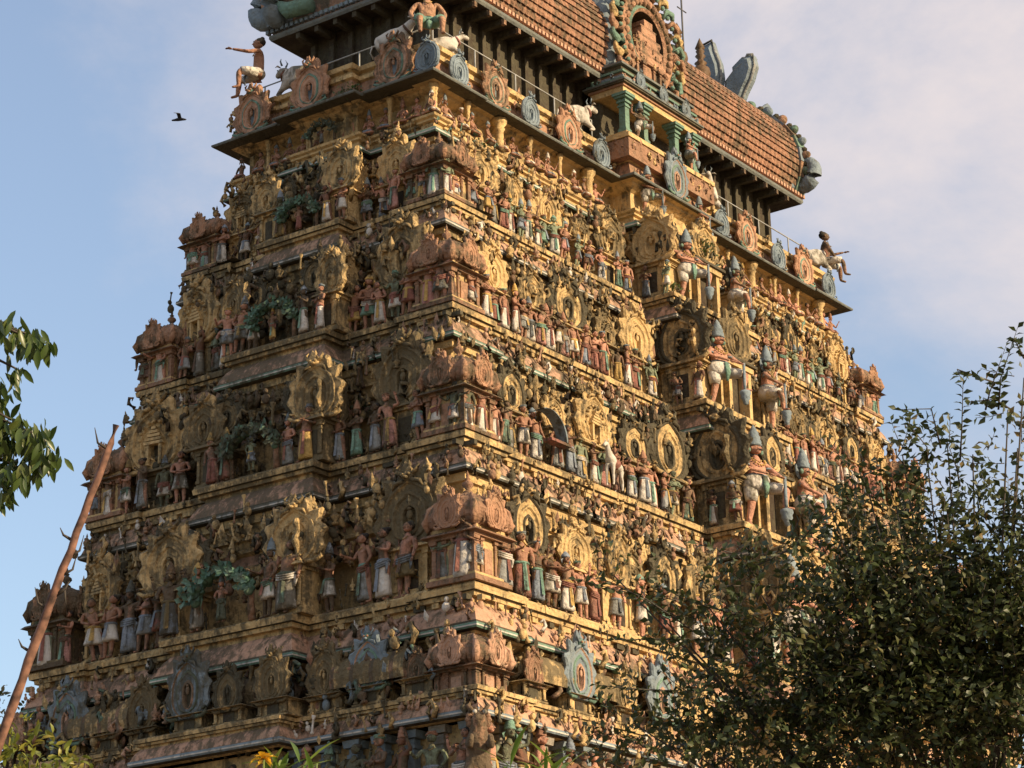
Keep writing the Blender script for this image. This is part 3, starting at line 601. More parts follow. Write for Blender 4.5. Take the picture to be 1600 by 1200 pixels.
# gable ends: big horseshoe band with flame lobes
for sx in (-1, 1):
    gb = MB(); full = [(-y, zz) for y, zz in prof] + [(y, zz) for y, zz in reversed(prof[:-1])]
    n = len(full)
    for k in range(n-1):
        (ya, za), (yb, zb) = full[k], full[k+1]; ym, zm = (ya+yb)/2, (za+zb)/2; l = math.hypot(yb-ya, zb-za)
        a = math.atan2(zb-za, yb-ya); T = Matrix.Translation((sx*(RX+.12), ym, zm)) @ Matrix.Rotation(a, 4, 'X')
        gb.box((0, 0, 0.0), (.46, l*1.04, .30), ('green', 'orange', 'bluegrey')[k % 3], T)
        gb.box((sx*.2, 0, -.22), (.2, l*.98, .18), 'green', T)
        gb.ball((0, 0, .20), (.13, l*.30, .16), ('bluegrey', 'green', 'orange')[k % 3], T, 8, 6)
        gb.ball((0, l*.45, .16), (.1, l*.2, .12), 'darkstone', T, 6, 4)
    for s2 in (-1, 1):   # spread scrolls at the foot of the gable
        pts = []; rad = []
        for k in range(15):
            a = -0.9*pi + k*1.6*pi/14; pts.append((sx*(RX+.22), s2*(2.72+.40*cos(a)), 29.72+.40*sin(a))); rad.append(.07+.17*sin(pi*min(1, (k+2)/15.0)))
        gb.tube(pts, rad, 'bluegrey', None, 10)
        gb.tube([(sx*(RX+.35), s2*1.2, 29.25), (sx*(RX+.4), s2*1.9, 29.3), (sx*(RX+.4), s2*2.3, 29.6)], [.2, .22, .1], 'green', None, 8)
    child(gb, 'gable_band', barr)
    # horned crest above the gable
    hn = MB()
    def horn(pts, w, mat='bluegrey', side=sx):
        m = len(pts); vs = []; fs = []
        for k, p in enumerate(pts):
            ww = w[k]
            for dy, dx in ((-1, .0), (-.55, .16), (0, .24), (.55, .16), (1, .0), (0, -.12)):
                vs.append((p[0]+side*dx*ww, p[1]+dy*ww, p[2]))
        for k in range(m-1):
            for q in range(6): fs.append((k*6+q, k*6+(q+1) % 6, (k+1)*6+(q+1) % 6, (k+1)*6+q))
        fs.append(tuple(range(6))); fs.append(tuple((m-1)*6+q for q in range(5, -1, -1)))
        hn.add(vs, fs, mat, None, True)
    x0 = sx*(RX+.15)
    def petal(pl, off):
        c = (sum(p[0] for p in pl)/len(pl), sum(p[1] for p in pl)/len(pl)); n_ = len(pl); X = sx*(8.7+off)
        vs = [(X+sx*.05, y, z_) for y, z_ in pl] + [(X-sx*.16, c[0]+(y-c[0])*.75, c[1]+(z_-c[1])*.75) for y, z_ in pl] + [(X+sx*.22, y, z_) for y, z_ in pl]
        fs = [(i_, (i_+1) % n_, n_+(i_+1) % n_, n_+i_) for i_ in range(n_)] + [(i_, (i_+1) % n_, 2*n_+(i_+1) % n_, 2*n_+i_) for i_ in range(n_)] + [tuple(n_+i_ for i_ in range(n_)), tuple(2*n_+i_ for i_ in range(n_))]
        hn.add(vs, fs, 'bluegrey')
        hn.tube([(X-sx*.02, y, z_) for y, z_ in pl], .045, 'cloth_grey', None, 6)
    petal([(.75, 32.6), (.8, 33.2), (.72, 33.8), (.55, 34.4), (.43, 34.92), (.12, 34.98), (.02, 34.6), (-.12, 34.15), (-.16, 33.68), (-.03, 33.1), (0, 32.5)], 0)
    petal([(0, 32.4), (-.10, 33.0), (-.24, 33.53), (-.54, 33.80), (-.88, 33.97), (-1.03, 34.2), (-1.19, 34.16), (-1.26, 33.77), (-1.10, 33.36), (-.86, 33.0), (-.6, 32.5)], .15)
    petal([(-.30, 33.75), (-.34, 34.08), (-.68, 34.30), (-1.06, 34.24), (-.84, 33.95), (-.49, 33.68)], .45)
    hn.tube([(x0+sx*.2, -.6, 32.4), (x0+sx*.9, -1.0, 32.5), (x0+sx*1.1, -1.1, 32.75), (x0+sx*1.4, -1.1, 32.7)], [.2, .17, .12, .05], 'bluegrey')
    hn.ball((x0+sx*.2, 0, 32.5), (.45, .8, .5), 'bluegrey'); hn.ball((x0+sx*.5, -.3, 32.65), .12, 'orange'); hn.ball((x0+sx*.5, .3, 32.65), .12, 'orange')
    child(hn, 'horned_crest', barr)
# corner scrolls standing on the eave ends
for sx in (-1, 1):
    for sy in (-1, 1):
        h2 = MB(); pts = []; rad = []
        for k in range(16):
            a = -0.75*pi + k*1.55*pi/15; pts.append((sx*(EX-.02+.36*cos(a)), sy*(EY-.3), ze+.78+.42*sin(a))); rad.append(.05+.20*sin(pi*min(1, (k+1)/12.0))**.8 if k < 13 else .07-(k-12)*.015)
        h2.tube(pts, rad, 'bluegrey', None, 10); h2.ball((sx*(EX-.25), sy*(EY-.3), ze+.42), (.34, .28, .22), 'bluegrey', None, 12, 8)
        child(h2, 'corner_scroll', eave)
rg = MB()
for u in np.arange(-8.3, 8.4, .22):
    rg.lathe([(.08, 0), (.1, .06), (.02, .2), (0, .26)], 'green', (u, -.22, 32.62), 6)
rg.box((0, 0, 32.58), (16.8, .5, .44), 'green'); child(rg, 'ridge', barr)
# ridge finials
fm_ = MB()
fm_.lathe([(.22, 0), (.25, .06), (.12, .12), (.30, .26), (.36, .42), (.32, .56), (.14, .66), (.24, .72), (.14, .78), (.10, .84), (.20, .92), (.12, .99), (.17, 1.06), (.08, 1.12), (.19, 1.15), (.0, 1.45)], 'copper', (0, 0, 0), 16)
fme = fm_.mesh('roof_finial')
for k in range(13): inst(fme, 'roof_finial', barr, (-7.6+7.6/6*k, -.10, 32.85), 0, (.80, .80, 1.18))
an = MB(); an.tube([(7.15, .2, 32.5), (7.15, .2, 37.4)], .028, 'iron'); an.tube([(6.9, .2, 35.42), (7.4, .2, 35.42)], .02, 'iron'); child(an, 'lightning_rod', barr)

# --- central roof pavilion on the long face and the big dormer arch
for fy in (-1,):
    pb = MB(); yb = -3.22
    pb.box((0, -2.9, zn+.03-.25), (4.1, 1.4, .5), 'terracotta'); pb.box((0, -2.9, zn+.12), (4.15, 1.45, .12), 'ochre'); pb.box((0, -2.85, zn+.22), (3.95, 1.3, .10), 'ochre')
    clutter(pb, rng, 'S', -1.9, 1.9, 3.62, .0, .05, zn-.4, zn+.0, 46, ['orange', 'terracotta', 'ochre', 'pink'], .5, .9); clutter(pb, rng, 'W', -3.5, -2.3, 2.06, .0, .05, zn-.4, zn+.0, 14, ['orange', 'terracotta', 'darkstone'], .5, .9)
    for x in (-1.62, -.75, .75, 1.62):
        pb.box((x, yb, zn+.32), (.30, .30, .14), 'ochre')
        for a_, b_, w_ in ((0, .1, .26), (.1, .14, .22), (.14, .72, .19), (.72, .77, .25), (.77, .84, .19), (.84, .9, .28), (.9, .96, .22), (.96, 1.02, .36), (1.02, 1.10, .44)):
            pb.box((x, yb, zn+.38+(a_+b_)/2), (w_, w_, b_-a_-.002), 'green')
    pb.box((0, -2.35, zn+.85), (3.3, .3, 1.2), 'darkstone')
    zc = zn+1.50
    def ring(d, h, z_, mt, c=(0, -2.82)): pb.box((c[0], c[1]+.0, z_+h/2), (3.6+2*d, 1.05+2*d, h), mt)
    ring(-.02, .16, zc, 'ochre'); ring(.03, .06, zc+.16, 'orange'); ring(.10, .05, zc+.22, 'darkstone'); ring(.13, .04, zc+.27, 'lip'); ring(.06, .07, zc+.31, 'green'); ring(.0, .10, zc+.38, 'bluegrey'); ring(-.06, .10, zc+.48, 'terracotta'); ring(.0, .06, zc+.58, 'green'); ring(-.14, .20, zc+.64, 'darkstone'); ring(-.05, .06, zc+.84, 'lip')
    clutter(pb, rng, 'S', -1.8, 1.8, 3.40, .0, .08, zc+.3, zc+.42, 26, ['bluegrey', 'green', 'pink', 'bluegrey'], .5, .9); clutter(pb, rng, 'W', -3.3, -2.4, 1.88, .0, .08, zc+.3, zc+.42, 8, ['bluegrey', 'green', 'darkstone'], .5, .9)
    pav = child(pb, 'roof_pavilion', root)
    for x in (-1.1, 0, 1.1): inst(K_BLU, 'parapet_medallion', pav, (x, -3.45, zc+.30), 0, .25)
    dm = MB(); zb = zc+.90
    # dormer: little stepped shrine inside a horseshoe
    dm.box((0, -2.3, zb+.4), (1.7, 1.3, .8), 'shadowed')
    for x in (-.78, -.55, -.25, .25, .55, .78): pilaster(dm, (x, -2.98, zb), .09, .10, .62, 'terracotta')
    dm.box((0, -2.93, zb+.3), (.36, .1, .6), 'orange')
    zz_ = zb+.62
    for k, (w_, h_) in enumerate(((1.8, .07), (1.55, .16), (1.65, .06), (1.25, .20), (1.35, .06), (1.0, .2), (1.08, .06), (.7, .22), (.78, .05), (.4, .2))):
        dm.box((0, -2.78, zz_+h_/2), (w_, .55, h_-.003), 'orange' if k % 2 else 'terracotta'); zz_ += h_
    clutter(dm, rng, 'S', -.7, .7, 3.08, 0, .08, zb+.5, zb+1.3, 30, ['orange', 'ochre', 'terracotta'], .4, .8)
    dorm = child(dm, 'dormer_shrine', pav)
    ar = MB(); R1, R2 = .85, 1.42; zc2 = zb+1.32
    n = 40; vs = []; fs = []; ms = []
    for k in range(n+1):
        a = radians(-52)+radians(284)*k/n
        for (rr, yy) in ((R1, -2.7), (R1, -3.0), (R1+.08, -3.07), (R1+.18, -2.98), (R1+.34, -3.06), (R2, -2.96), (R2+.06, -2.7), (R2*.96, -1.2), (R1, -1.2)):
            vs.append((rr*cos(a)*.93, yy, zc2+rr*sin(a)))
    mt = ['shadowed', 'orange', 'green', 'terracotta', 'orange', 'bluegrey', 'bluegrey', 'bluegrey', 'shadowed']
    for k in range(n):
        for q in range(9): fs.append((k*9+q, (k+1)*9+q, (k+1)*9+(q+1) % 9, k*9+(q+1) % 9)); ms.append(mt[q])
    fs.append(tuple(range(9))); ms.append('orange'); fs.append(tuple(n*9+q for q in range(8, -1, -1))); ms.append('orange')
    ar.add(vs, fs, ms, None, False)
    for k in range(22):
        a = radians(-40)+radians(260)*k/21; T = Matrix.Translation(((R2+.08)*cos(a)*.93, -2.97, zc2+(R2+.08)*sin(a))) @ Matrix.Rotation(-(a-pi/2), 4, 'Y') @ Matrix.Scale(1.0, 4)
        ar.tube([(-.1, 0, -.1), (-.08, -.05, .18), (.08, -.06, .36), (.2, -.05, .3), (.14, -.06, .2)], [.13, .12, .09, .06, .03], ('orange', 'green', 'ochre_carved')[k % 3], T, 6)
        ar.ball((.02, -.1, 0), .07, 'green', T, 6, 4)
        T = Matrix.Translation(((R1+.28)*cos(a)*.93, -3.04, zc2+(R1+.28)*sin(a))); ar.ball((0, 0, 0), (.11, .09, .11), ('orange', 'terracotta')[k % 2], T, 6, 4)
    child(ar, 'dormer_arch', pav)
    for s2 in (-1, 1):
        wg = MB(); wg.tube([(s2*1.25, -2.55, zb-.1), (s2*1.42, -2.5, zb+.4), (s2*1.50, -2.45, zb+1.0), (s2*1.42, -2.4, zb+1.9), (s2*1.6, -2.35, zb+2.7)], [.20, .24, .26, .22, .1], 'bluegrey', None, 10, 1.5)
        child(wg, 'dormer_wing', pav)
# railings round the neck platform
ra = MB()
for x in list(np.arange(-9.0, -2.3, 1.65)) + list(np.arange(2.6, 9.1, 1.65)): ra.tube([(x, -2.72, zn), (x, -2.72, zn+.62)], .02, 'rail')
ra.tube([(-9.0, -2.72, zn+.62), (-2.4, -2.72, zn+.62)], .018, 'rail'); ra.tube([(2.6, -2.72, zn+.62), (9.2, -2.72, zn+.62)], .018, 'rail')
for y in np.arange(-2.0, 2.6, 1.5): ra.tube([(-9.0, y, zn), (-9.0, y, zn+.62)], .02, 'rail')
ra.tube([(-9.0, -2.7, zn+.62), (-9.0, 2.6, zn+.62)], .018, 'rail')
child(ra, 'railing', root)

# --- lowest visible storey: row of big shrines between lip 6 and lip 5, pillared wall below
o, zl, z2b, h, s, r = storey(6, None)
L, S, z = LV[6]
pv = MB(); kt = kuta_mesh('corner_pavilion', 1.05, .55, .72, ('terracotta', 'orange', 'pink'))
for sx, sy in ((-1, -1), (1, -1), (-1, 1), (1, 1)): inst(kt, 'corner_pavilion', o, (sx*(L-.72), sy*(S-.72), zl-.12))
fm = ['ochre_carved', 'ochre_carved', 'darkstone', 'pink', 'ochre']
def kd(face, u, e, d, zz, hg, me): 
    (p, q) = place(face, u, e, d, zz); inst(me, 'horseshoe_arch', o, p, q, hg/2.28)
for u, hg, me in ((-10.9, .85, K_TER), (-9.3, 1.45, K_TEA), (-7.6, 1.1, K_OCH), (-6.2, 1.5, K_TEA), (-4.6, 1.1, K_OCH), (-3.1, 1.2, K_OCH)):
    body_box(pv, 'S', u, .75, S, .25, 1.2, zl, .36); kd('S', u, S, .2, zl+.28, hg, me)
for u, hg, me in ((-5.1, .75, K_TER), (-3.9, 1.35, K_TEA), (-2.75, 1.3, K_OCH), (-1.7, 1.25, K_OCH), (.6, 1.6, K_TEA), (-.5, 1.1, K_OLD), (4.55, 1.6, K_TEA), (2.3, 1.3, K_OCH), (3.4, 1.1, K_OLD)):
    e = L if abs(u) > 2 else L+.4
    body_box(pv, 'W', u, .75, e, .25, 1.2, zl, .36); kd('W', u, e, .2, zl+.26, hg, me)
for u in (-10.1, -8.4, -5.4): barrel(pv, 'S', u, 1.3, S, .6, .42, zl+.3, .75, 'ochre_carved', 'ochre')
for u in (-3.9, 3.6, 0.0): barrel(pv, 'W', u, 1.9, L, .55, .45, zl+.25, .85, 'ochre_carved', 'terracotta')
clutter(pv, r, 'S', -L+1.2, -BX, S, .3, .9, zl, zl+1.1, 200, fm, .8, 1.8); clutter(pv, r, 'W', -S+1.2, S-.3, L, .12, .6, zl, zl+1.1, 330, fm+['green', 'bluegrey', 'skin_brown'], .8, 1.9)
child(pv, 'pavilion_row', o)
bs = MB(); Pb = OUT[6]; z6 = LV[6][2]
sweep(bs, Pb, [(.5, z6-.1, 'shadowed'), (.5, z6-1.7, 'ochre'), (.2, z6-1.75, 'ochre'), (.1, z6-2.2, 'pink'), (.0, z6-2.5, 'ochre'), (.0, z6-2.7, 'stone'), (-.2, z6-2.8, 'stone'), (-.3, z6-3.6, 'stone'), (0, z6-3.7, 'stone'), (0, 3.0, 'stone'), (-.2, 2.9, 'stone'), (-.2, -1.6, 'stone')][::-1])
for face, u0, u1, e in (('S', -L+.5, L, S), ('W', -S+.5, S, L)):
    u = u0
    while u < u1-.3:
        (p, rz) = place(face, u, e, .45, z6-1.72); T = Matrix.Translation(p) @ Matrix.Rotation(rz, 4, 'Z')
        pilaster(bs, (0, 0, 0), .2, .2, 1.62, 'bluegrey' if r.random() < .5 else 'stone', T); u += .72
child(bs, 'tower_base', root)

# ------------------------------------------------------------------ statues
def skin_mesh(name, joints, edges, rootv=0, sub=1):
    """continuous body grown over a skeleton; joints: (x, y, z, rx, ry)"""
    me = bpy.data.meshes.new('skeleton'); me.from_pydata([j[:3] for j in joints], edges, [])
    ob = bpy.data.objects.new('skeleton', me); COL.objects.link(ob)
    md = ob.modifiers.new('skin', 'SKIN'); md.use_smooth_shade = True
    if not me.skin_vertices: bpy.context.view_layer.objects.active = ob
    if me.skin_vertices:
        for k, j in enumerate(joints): me.skin_vertices[0].data[k].radius = (j[3], j[4]); me.skin_vertices[0].data[k].use_root = (k == rootv)
    if sub: sb = ob.modifiers.new('sub', 'SUBSURF'); sb.levels = sub; sb.render_levels = sub
    dg = bpy.context.evaluated_depsgraph_get(); ev_ = ob.evaluated_get(dg); m2 = ev_.to_mesh()
    vs = [tuple(v.co) for v in m2.vertices]; fs = [tuple(p.vertices) for p in m2.polygons]
    ev_.to_mesh_clear(); bpy.data.objects.remove(ob); bpy.data.meshes.remove(me)
    return vs, fs
def hand(mb, w, d, mat, k=1.0, curl=0.4):
    """palm, four unequal curled fingers and a side thumb"""
    w = Vector(w); d = Vector(d).normalized(); u = d.cross(Vector((0, -1, 0.2))); u = u.normalized() if u.length > .1 else Vector((1, 0, 0)); n = u.cross(d)
    mb.tube([w, w+d*.022*k, w+d*.042*k], [.013*k, .019*k, .017*k], mat, None, 5, .6)
    for q, (o, l) in enumerate(((-.014, .026), (-.005, .032), (.005, .030), (.014, .022))):
        a = w+d*.04*k+u*o*k; b = a+d*l*.55*k+n*curl*.008*k; c = b+(d*(1-curl)+n*curl).normalized()*l*.5*k
        mb.tube([a, b, c], [.0052*k, .0048*k, .003*k], mat, None, 4)
    a = w+d*.012*k+u*.014*k; mb.tube([a, a+(d*.6+u*.8)*.017*k, a+(d+u*.5)*.032*k], [.006*k, .0055*k, .003*k], mat, None, 4)
def head(mb, c, mat, turn=0.0, k=1.0, must=False):
    T = Matrix.Translation(c) @ Matrix.Rotation(turn, 4, 'Z') @ Matrix.Scale(k, 4)
    mb.ball((0, 0, 0), (.046, .054, .064), mat, T, 12, 9); mb.ball((0, -.018, -.035), (.034, .036, .03), mat, T, 8, 6)
    mb.add([(-.010, -.050, .006), (.010, -.050, .006), (.014, -.048, -.016), (-.014, -.048, -.016), (0, -.072, -.013), (0, -.054, .012)], [(0, 3, 4), (1, 4, 2), (0, 4, 5), (1, 5, 4), (3, 2, 4)], mat, T, False)
    for s in (-1, 1):
        mb.ball((s*.048, .004, -.006), (.008, .014, .02), mat, T, 6, 4)
        mb.ball((s*.018, -.048, .008), (.009, .006, .005), 'cloth_white', T, 6, 4); mb.ball((s*.018, -.0535, .008), (.004, .002, .004), 'hair_black', T, 5, 3)
        mb.tube([(s*.007, -.053, .018), (s*.019, -.053, .022), (s*.032, -.044, .017)], .0028, 'hair_black', T, 4)
        if must: mb.tube([(0, -.06, -.022), (s*.018, -.058, -.025), (s*.034, -.045, -.018), (s*.042, -.04, -.008)], [.006, .006, .005, .002], 'hair_black', T, 5)
    mb.tube([(-.014, -.050, -.031), (0, -.055, -.030), (.014, -.050, -.031)], .0045, 'cloth_red', T, 5)
STAND = {'pel': (0, 0, .50), 'bel': (0, 0, .60), 'che': (0, 0, .71), 'nek': (0, 0, .80), 'hed': (0, -.005, .85)}
def body_mesh(name, skin, sh=((-.105, 0, .765), (.105, 0, .765)), arms=(((-.15, 0, .63), (-.13, -.07, .52)), ((.15, 0, .63), (.13, -.07, .52))), legs=None, dz=0.0, fat=1.0, turn=0.0, extra_arms=None, lean=0.0, must=False, hips=.05):
    legs = legs or (((-.058, 0, .27), (-.055, .012, .035), (-.065, -.06, .012)), ((.058, 0, .27), (.055, .012, .035), (.065, -.06, .012)))
    J = [(0, 0, .50, .072, .055), (0, -.006*fat, .60, .062*fat, .052*fat), (0, 0, .705, .080, .056), (0, 0, .80, .032, .032), (0, -.006, .86, .030, .030)]
    Ed = [(0, 1), (1, 2), (2, 3), (3, 4)]; hands = []
    allarms = [(sh[0], arms[0]), (sh[1], arms[1])] + (extra_arms or [])
    for s_, (e, w) in allarms:
        k = len(J); J += [(*s_, .034, .034), (*e, .025, .025), (*w, .016, .016)]; Ed += [(2, k), (k, k+1), (k+1, k+2)]; hands.append((w, Vector(w)-Vector(e)))
    for q, (kn, an, to) in enumerate(legs):
        k = len(J); J += [((-hips, hips)[q], 0, .465, .052, .052), (*kn, .036, .036), (*an, .022, .022), (*to, .017, .012)]; Ed += [(0, k), (k, k+1), (k+1, k+2), (k+2, k+3)]
    J = [(x+lean*(z-.5), y, z+dz, a, b) for x, y, z, a, b in J]
    vs, fs = skin_mesh(name, J, Ed); mb = MB(); mb.add(vs, fs, skin, None, True)
    for w, d in hands: hand(mb, (w[0]+lean*(w[2]-.5), w[1], w[2]+dz), d, skin)
    head(mb, (lean*.42, -.008, .925+dz), skin, turn, 1.0, must)
    # necklace and belt beads belong to the painted body
    mb.tube([(lean*.3-.04, -.035, .79+dz), (lean*.25, -.066, .745+dz), (lean*.3+.04, -.035, .79+dz)], .006, 'cloth_yellow', None, 4)
    return mb.mesh('body')
def skirt_mesh(z1, z0, r1, r0, mat, trim, split=False, dz=0):
    mb = MB(); n = 28; m = 7; vs = []; fs = []
    for j in range(m+1):
        t = j/m; z = z1+(z0-z1)*t; r = r1+(r0-r1)*t**1.3
        for i in range(n):
            a = 2*pi*i/n; q = 1+.05*t*sin(9*a+2*t)+(.10*t*max(0, cos(2*a)) if split else 0); vs.append((r*q*cos(a)*1.05, r*q*sin(a)*.78-.004, z+dz))
    for j in range(m):
        for i in range(n): fs.append((j*n+i, (j+1)*n+i, (j+1)*n+(i+1) % n, j*n+(i+1) % n))
    fs.append(tuple(range(n))); fs.append(tuple(m*n+i for i in range(n-1, -1, -1)))
    mb.add(vs, fs, mat, None, True)
    mb.lathe([(r1*1.1, z1-.028+dz), (r1*1.16, z1-.01+dz), (r1*1.06, z1+.01+dz)], trim, (0, -.003, 0), 20, None, 1.05, .8)
    # pleat hanging in front
    mb.add([(-.022, -r1*.84, z1+dz), (.022, -r1*.84, z1+dz), (.035, -r0*.92-.01, z0+(z1-z0)*.12+dz), (-.030, -r0*.92-.012, z0+(z1-z0)*.12+dz), (0, -r1*.9-.016, z1-.02+dz), (0, -r0*.98-.028, z0+(z1-z0)*.1+dz)], [(0, 4, 5, 3), (4, 1, 2, 5)], trim)
    return mb.mesh('skirt')
def sash_mesh(z, r, mat, side=1, dz=0):
    mb = MB(); n = 12
    for k in range(3):
        pts = [(r*1.12*cos(a)*1.05*side, -abs(r*1.12*sin(a))*.86-.004, z-.03*k-.05*sin((a)*1.0)+dz) for a in [pi*q/n for q in range(n+1)]]
        mb.tube(pts, .016, mat, None, 5)
    mb.tube([(side*r, -.02, z+dz), (side*(r+.035), -.03, z-.08+dz), (side*(r+.02), -.03, z-.2+dz)], [.022, .028, .012], mat, None, 6, .5)
    return mb.mesh('sash')
def crown_mesh(kind, mat, dz=0, x=0.0):
    mb = MB(); c = (x, 0, dz)
    if kind == 'tall': mb.lathe([(.054, .955), (.060, .967), (.053, .98), (.052, 1.0), (.056, 1.01), (.044, 1.03), (.046, 1.05), (.034, 1.07), (.036, 1.09), (.02, 1.11), (.022, 1.125), (.0, 1.16)], mat, c, 12)
    elif kind == 'low': mb.lathe([(.054, .95), (.062, .962), (.058, .985), (.046, 1.01), (.03, 1.03), (.02, 1.05), (0, 1.065)], mat, c, 12)
    elif kind == 'turban':
        mb.ball((x, .004, .972+dz), (.060, .062, .036), mat, None, 12, 8); mb.tube([(x-.05, -.02, .96+dz), (x, -.06, .985+dz), (x+.05, -.02, 1.0+dz)], .013, mat, None, 6)
    elif kind == 'hair': mb.ball((x, .012, .945+dz), (.054, .056, .058), mat, None, 12, 8); mb.ball((x, .03, .995+dz), (.026, .026, .026), mat, None, 8, 6)
    elif kind == 'bun':
        mb.ball((x, .012, .945+dz), (.053, .056, .058), mat, None, 12, 8); mb.ball((x+.035, .035, .97+dz), .032, mat, None, 8, 6)
    if kind in ('tall', 'low'):   # halo leaves beside the ears
        for s in (-1, 1): mb.tube([(x+s*.05, 0, .93+dz), (x+s*.075, 0, .90+dz), (x+s*.07, -.005, .85+dz)], [.012, .016, .006], mat, None, 5, .6)
    return mb.mesh('crown' if kind in ('tall', 'low') else ('turban' if kind == 'turban' else 'hair'))

ARM = {
 'folded hands': (((-.145, -.03, .65), (-.015, -.115, .70)), ((.145, -.03, .65), (.015, -.115, .70))),
 'one hand on the hip': (((-.17, .0, .65), (-.085, -.05, .54)), ((.15, -.03, .64), (.09, -.12, .72))),
 'both arms hanging': (((-.14, 0, .63), (-.14, -.03, .50)), ((.14, 0, .63), (.14, -.03, .50))),
 'one arm raised': (((-.15, -.02, .64), (-.10, -.11, .58)), ((.19, -.03, .78), (.17, -.07, .92))),
 'crossed arms': (((-.145, -.04, .65), (.06, -.105, .65)), ((.145, -.04, .65), (-.06, -.09, .67))),
 'hands held at the waist': (((-.15, 0, .63), (-.03, -.11, .57)), ((.15, 0, .63), (.03, -.11, .57))),
 'an arm stretched forward': (((-.15, -.05, .66), (-.12, -.2, .68)), ((.15, 0, .63), (.12, -.06, .53))),
}
EXTRA = [((-.10, .015, .78), ((-.19, .01, .74), (-.20, -.03, .88))), ((.10, .015, .78), ((.19, .01, .74), (.20, -.03, .88)))]
SK = ['skin_brown', 'skin_pink', 'skin_brown', 'skin_dark', 'skin_brown', 'skin_pink', 'skin_green']
CL = [('white', 'cloth_white'), ('white', 'cloth_white'), ('white', 'cloth_white'), ('grey', 'cloth_grey'), ('cream', 'cloth_white'), ('grey', 'cloth_grey'), ('green', 'cloth_green'), ('blue', 'cloth_blue'), ('cream', 'cloth_white'), ('red', 'cloth_red'), ('ochre', 'cloth_yellow'), ('pink', 'cloth_pink')]
_c = {}
def cached(key, fn):
    if key not in _c: _c[key] = fn()
    return _c[key]
def ordw(n):
    w = ['zeroth', 'first', 'second', 'third', 'fourth', 'fifth', 'sixth', 'seventh', 'eighth', 'ninth', 'tenth', 'eleventh', 'twelfth', 'thirteenth', 'fourteenth', 'fifteenth', 'sixteenth', 'seventeenth', 'eighteenth', 'nineteenth', 'twentieth']
    return w[n] if n < len(w) else 'twenty-' + w[n-20]
def standing(loc, rz, hgt, r, where, group, pose=None, cloth=None, skin=None, cr=None, bold=None):
    pose = pose or r.choice(list(ARM)); cn_, cm = cloth or r.choice(CL); skin = skin or r.choice(SK); four = r.random() < .16
    lean = r.choice((-.12, 0, 0, .12)); turn = r.choice((-.5, -.2, 0, .2, .5))
    long_ = r.random() < .68; kind = cr or r.choice(('tall', 'low', 'turban', 'hair', 'bun'))
    e = empty('standing_statue', loc, rz + r.uniform(-.45, .45), hgt); wq = r.uniform(1.15, 1.38); e.scale = (hgt*wq, hgt*wq*.95, hgt)
    me = cached(('b', pose, skin, four, lean, turn), lambda: body_mesh('body', skin, arms=ARM[pose], turn=turn, lean=lean, extra_arms=EXTRA if four else None))
    inst(me, 'body', e)
    tm = r.choice(('cloth_yellow', 'cloth_green', 'cloth_red', 'cloth_blue'))
    sm = cached(('s', long_, cm, tm), lambda: skirt_mesh(.545, .06 if long_ else .27, .078, .105 if long_ else .112, cm, tm, split=not long_)); inst(sm, 'skirt', e)
    if r.random() < .5:
        sm2 = r.choice(('cloth_green', 'cloth_blue', 'cloth_red', 'cloth_white')); inst(cached(('a', sm2), lambda: sash_mesh(.545, .082, sm2)), 'sash', e)
    hm = 'hair_black' if kind in ('hair', 'bun') else r.choice(('cloth_green', 'bluegrey', 'cloth_yellow', 'cloth_blue', 'skin_brown'))
    ch = inst(cached(('h', kind, hm, lean), lambda: crown_mesh(kind, hm, 0, lean*.46)), {'tall': 'crown', 'low': 'crown', 'turban': 'turban'}.get(kind, 'hair'), e)
    pp = pose.replace('an arm stretched forward', 'arm forward').replace('hands held at the waist', 'hands at waist').replace('one hand on the hip', 'hand on hip').replace('both arms hanging', 'arms down')
    lab = f"{cn_}-skirted statue, {pp}, {where}"
    tag(e, lab, 'statue', group); return e
def seated(loc, rz, hgt, r, where, group):
    skin = r.choice(('skin_brown', 'skin_pink', 'skin_brown')); cn_, cm = r.choice(CL); v = r.choice((0, 1, 2))
    e = empty('seated_statue', loc, rz+r.uniform(-.3, .3), hgt)
    AR = [(((-.15, -.05, .62), (-.12, -.17, .50)), ((.15, -.05, .62), (.12, -.17, .50))), (((-.15, -.03, .63), (-.015, -.115, .69)), ((.15, -.03, .63), (.015, -.115, .69))), (((-.16, -.03, .62), (-.05, -.12, .52)), ((.18, -.06, .66), (.20, -.14, .80)))][v]
    lg = (((-.19, -.13, .455), (.02, -.20, .43), (.07, -.21, .43)), ((.19, -.13, .455), (-.02, -.185, .435), (-.08, -.2, .44)))
    me = cached(('sb', skin, v), lambda: body_mesh('body', skin, arms=AR, legs=lg, dz=-.41)); inst(me, 'body', e)
    def lap():
        mb = MB(); mb.ball((0, -.06, .075), (.17, .13, .06), cm, None, 14, 6); mb.tube([(-.05, -.16, .09), (0, -.2, .05), (.01, -.21, .0)], [.03, .03, .015], cm, None, 6, .5); mb.lathe([(.085, .1), (.09, .12), (.08, .14)], 'cloth_yellow', (0, 0, 0), 14, None, 1.05, .8); return mb.mesh('lap_cloth')
    inst(cached(('sl', cm), lap), 'lap_cloth', e)
    kind = r.choice(('low', 'turban', 'hair', 'tall')); hm = 'hair_black' if kind == 'hair' else r.choice(('cloth_yellow', 'bluegrey', 'skin_brown', 'cloth_white'))
    inst(cached(('sh', kind, hm), lambda: crown_mesh(kind, hm, -.41)), {'hair': 'hair', 'turban': 'turban'}.get(kind, 'crown'), e)
    tag(e, f"seated, {cn_} lap cloth, {['resting hands', 'folded hands', 'lifted hand'][v]}, {where}", 'statue', group); return e

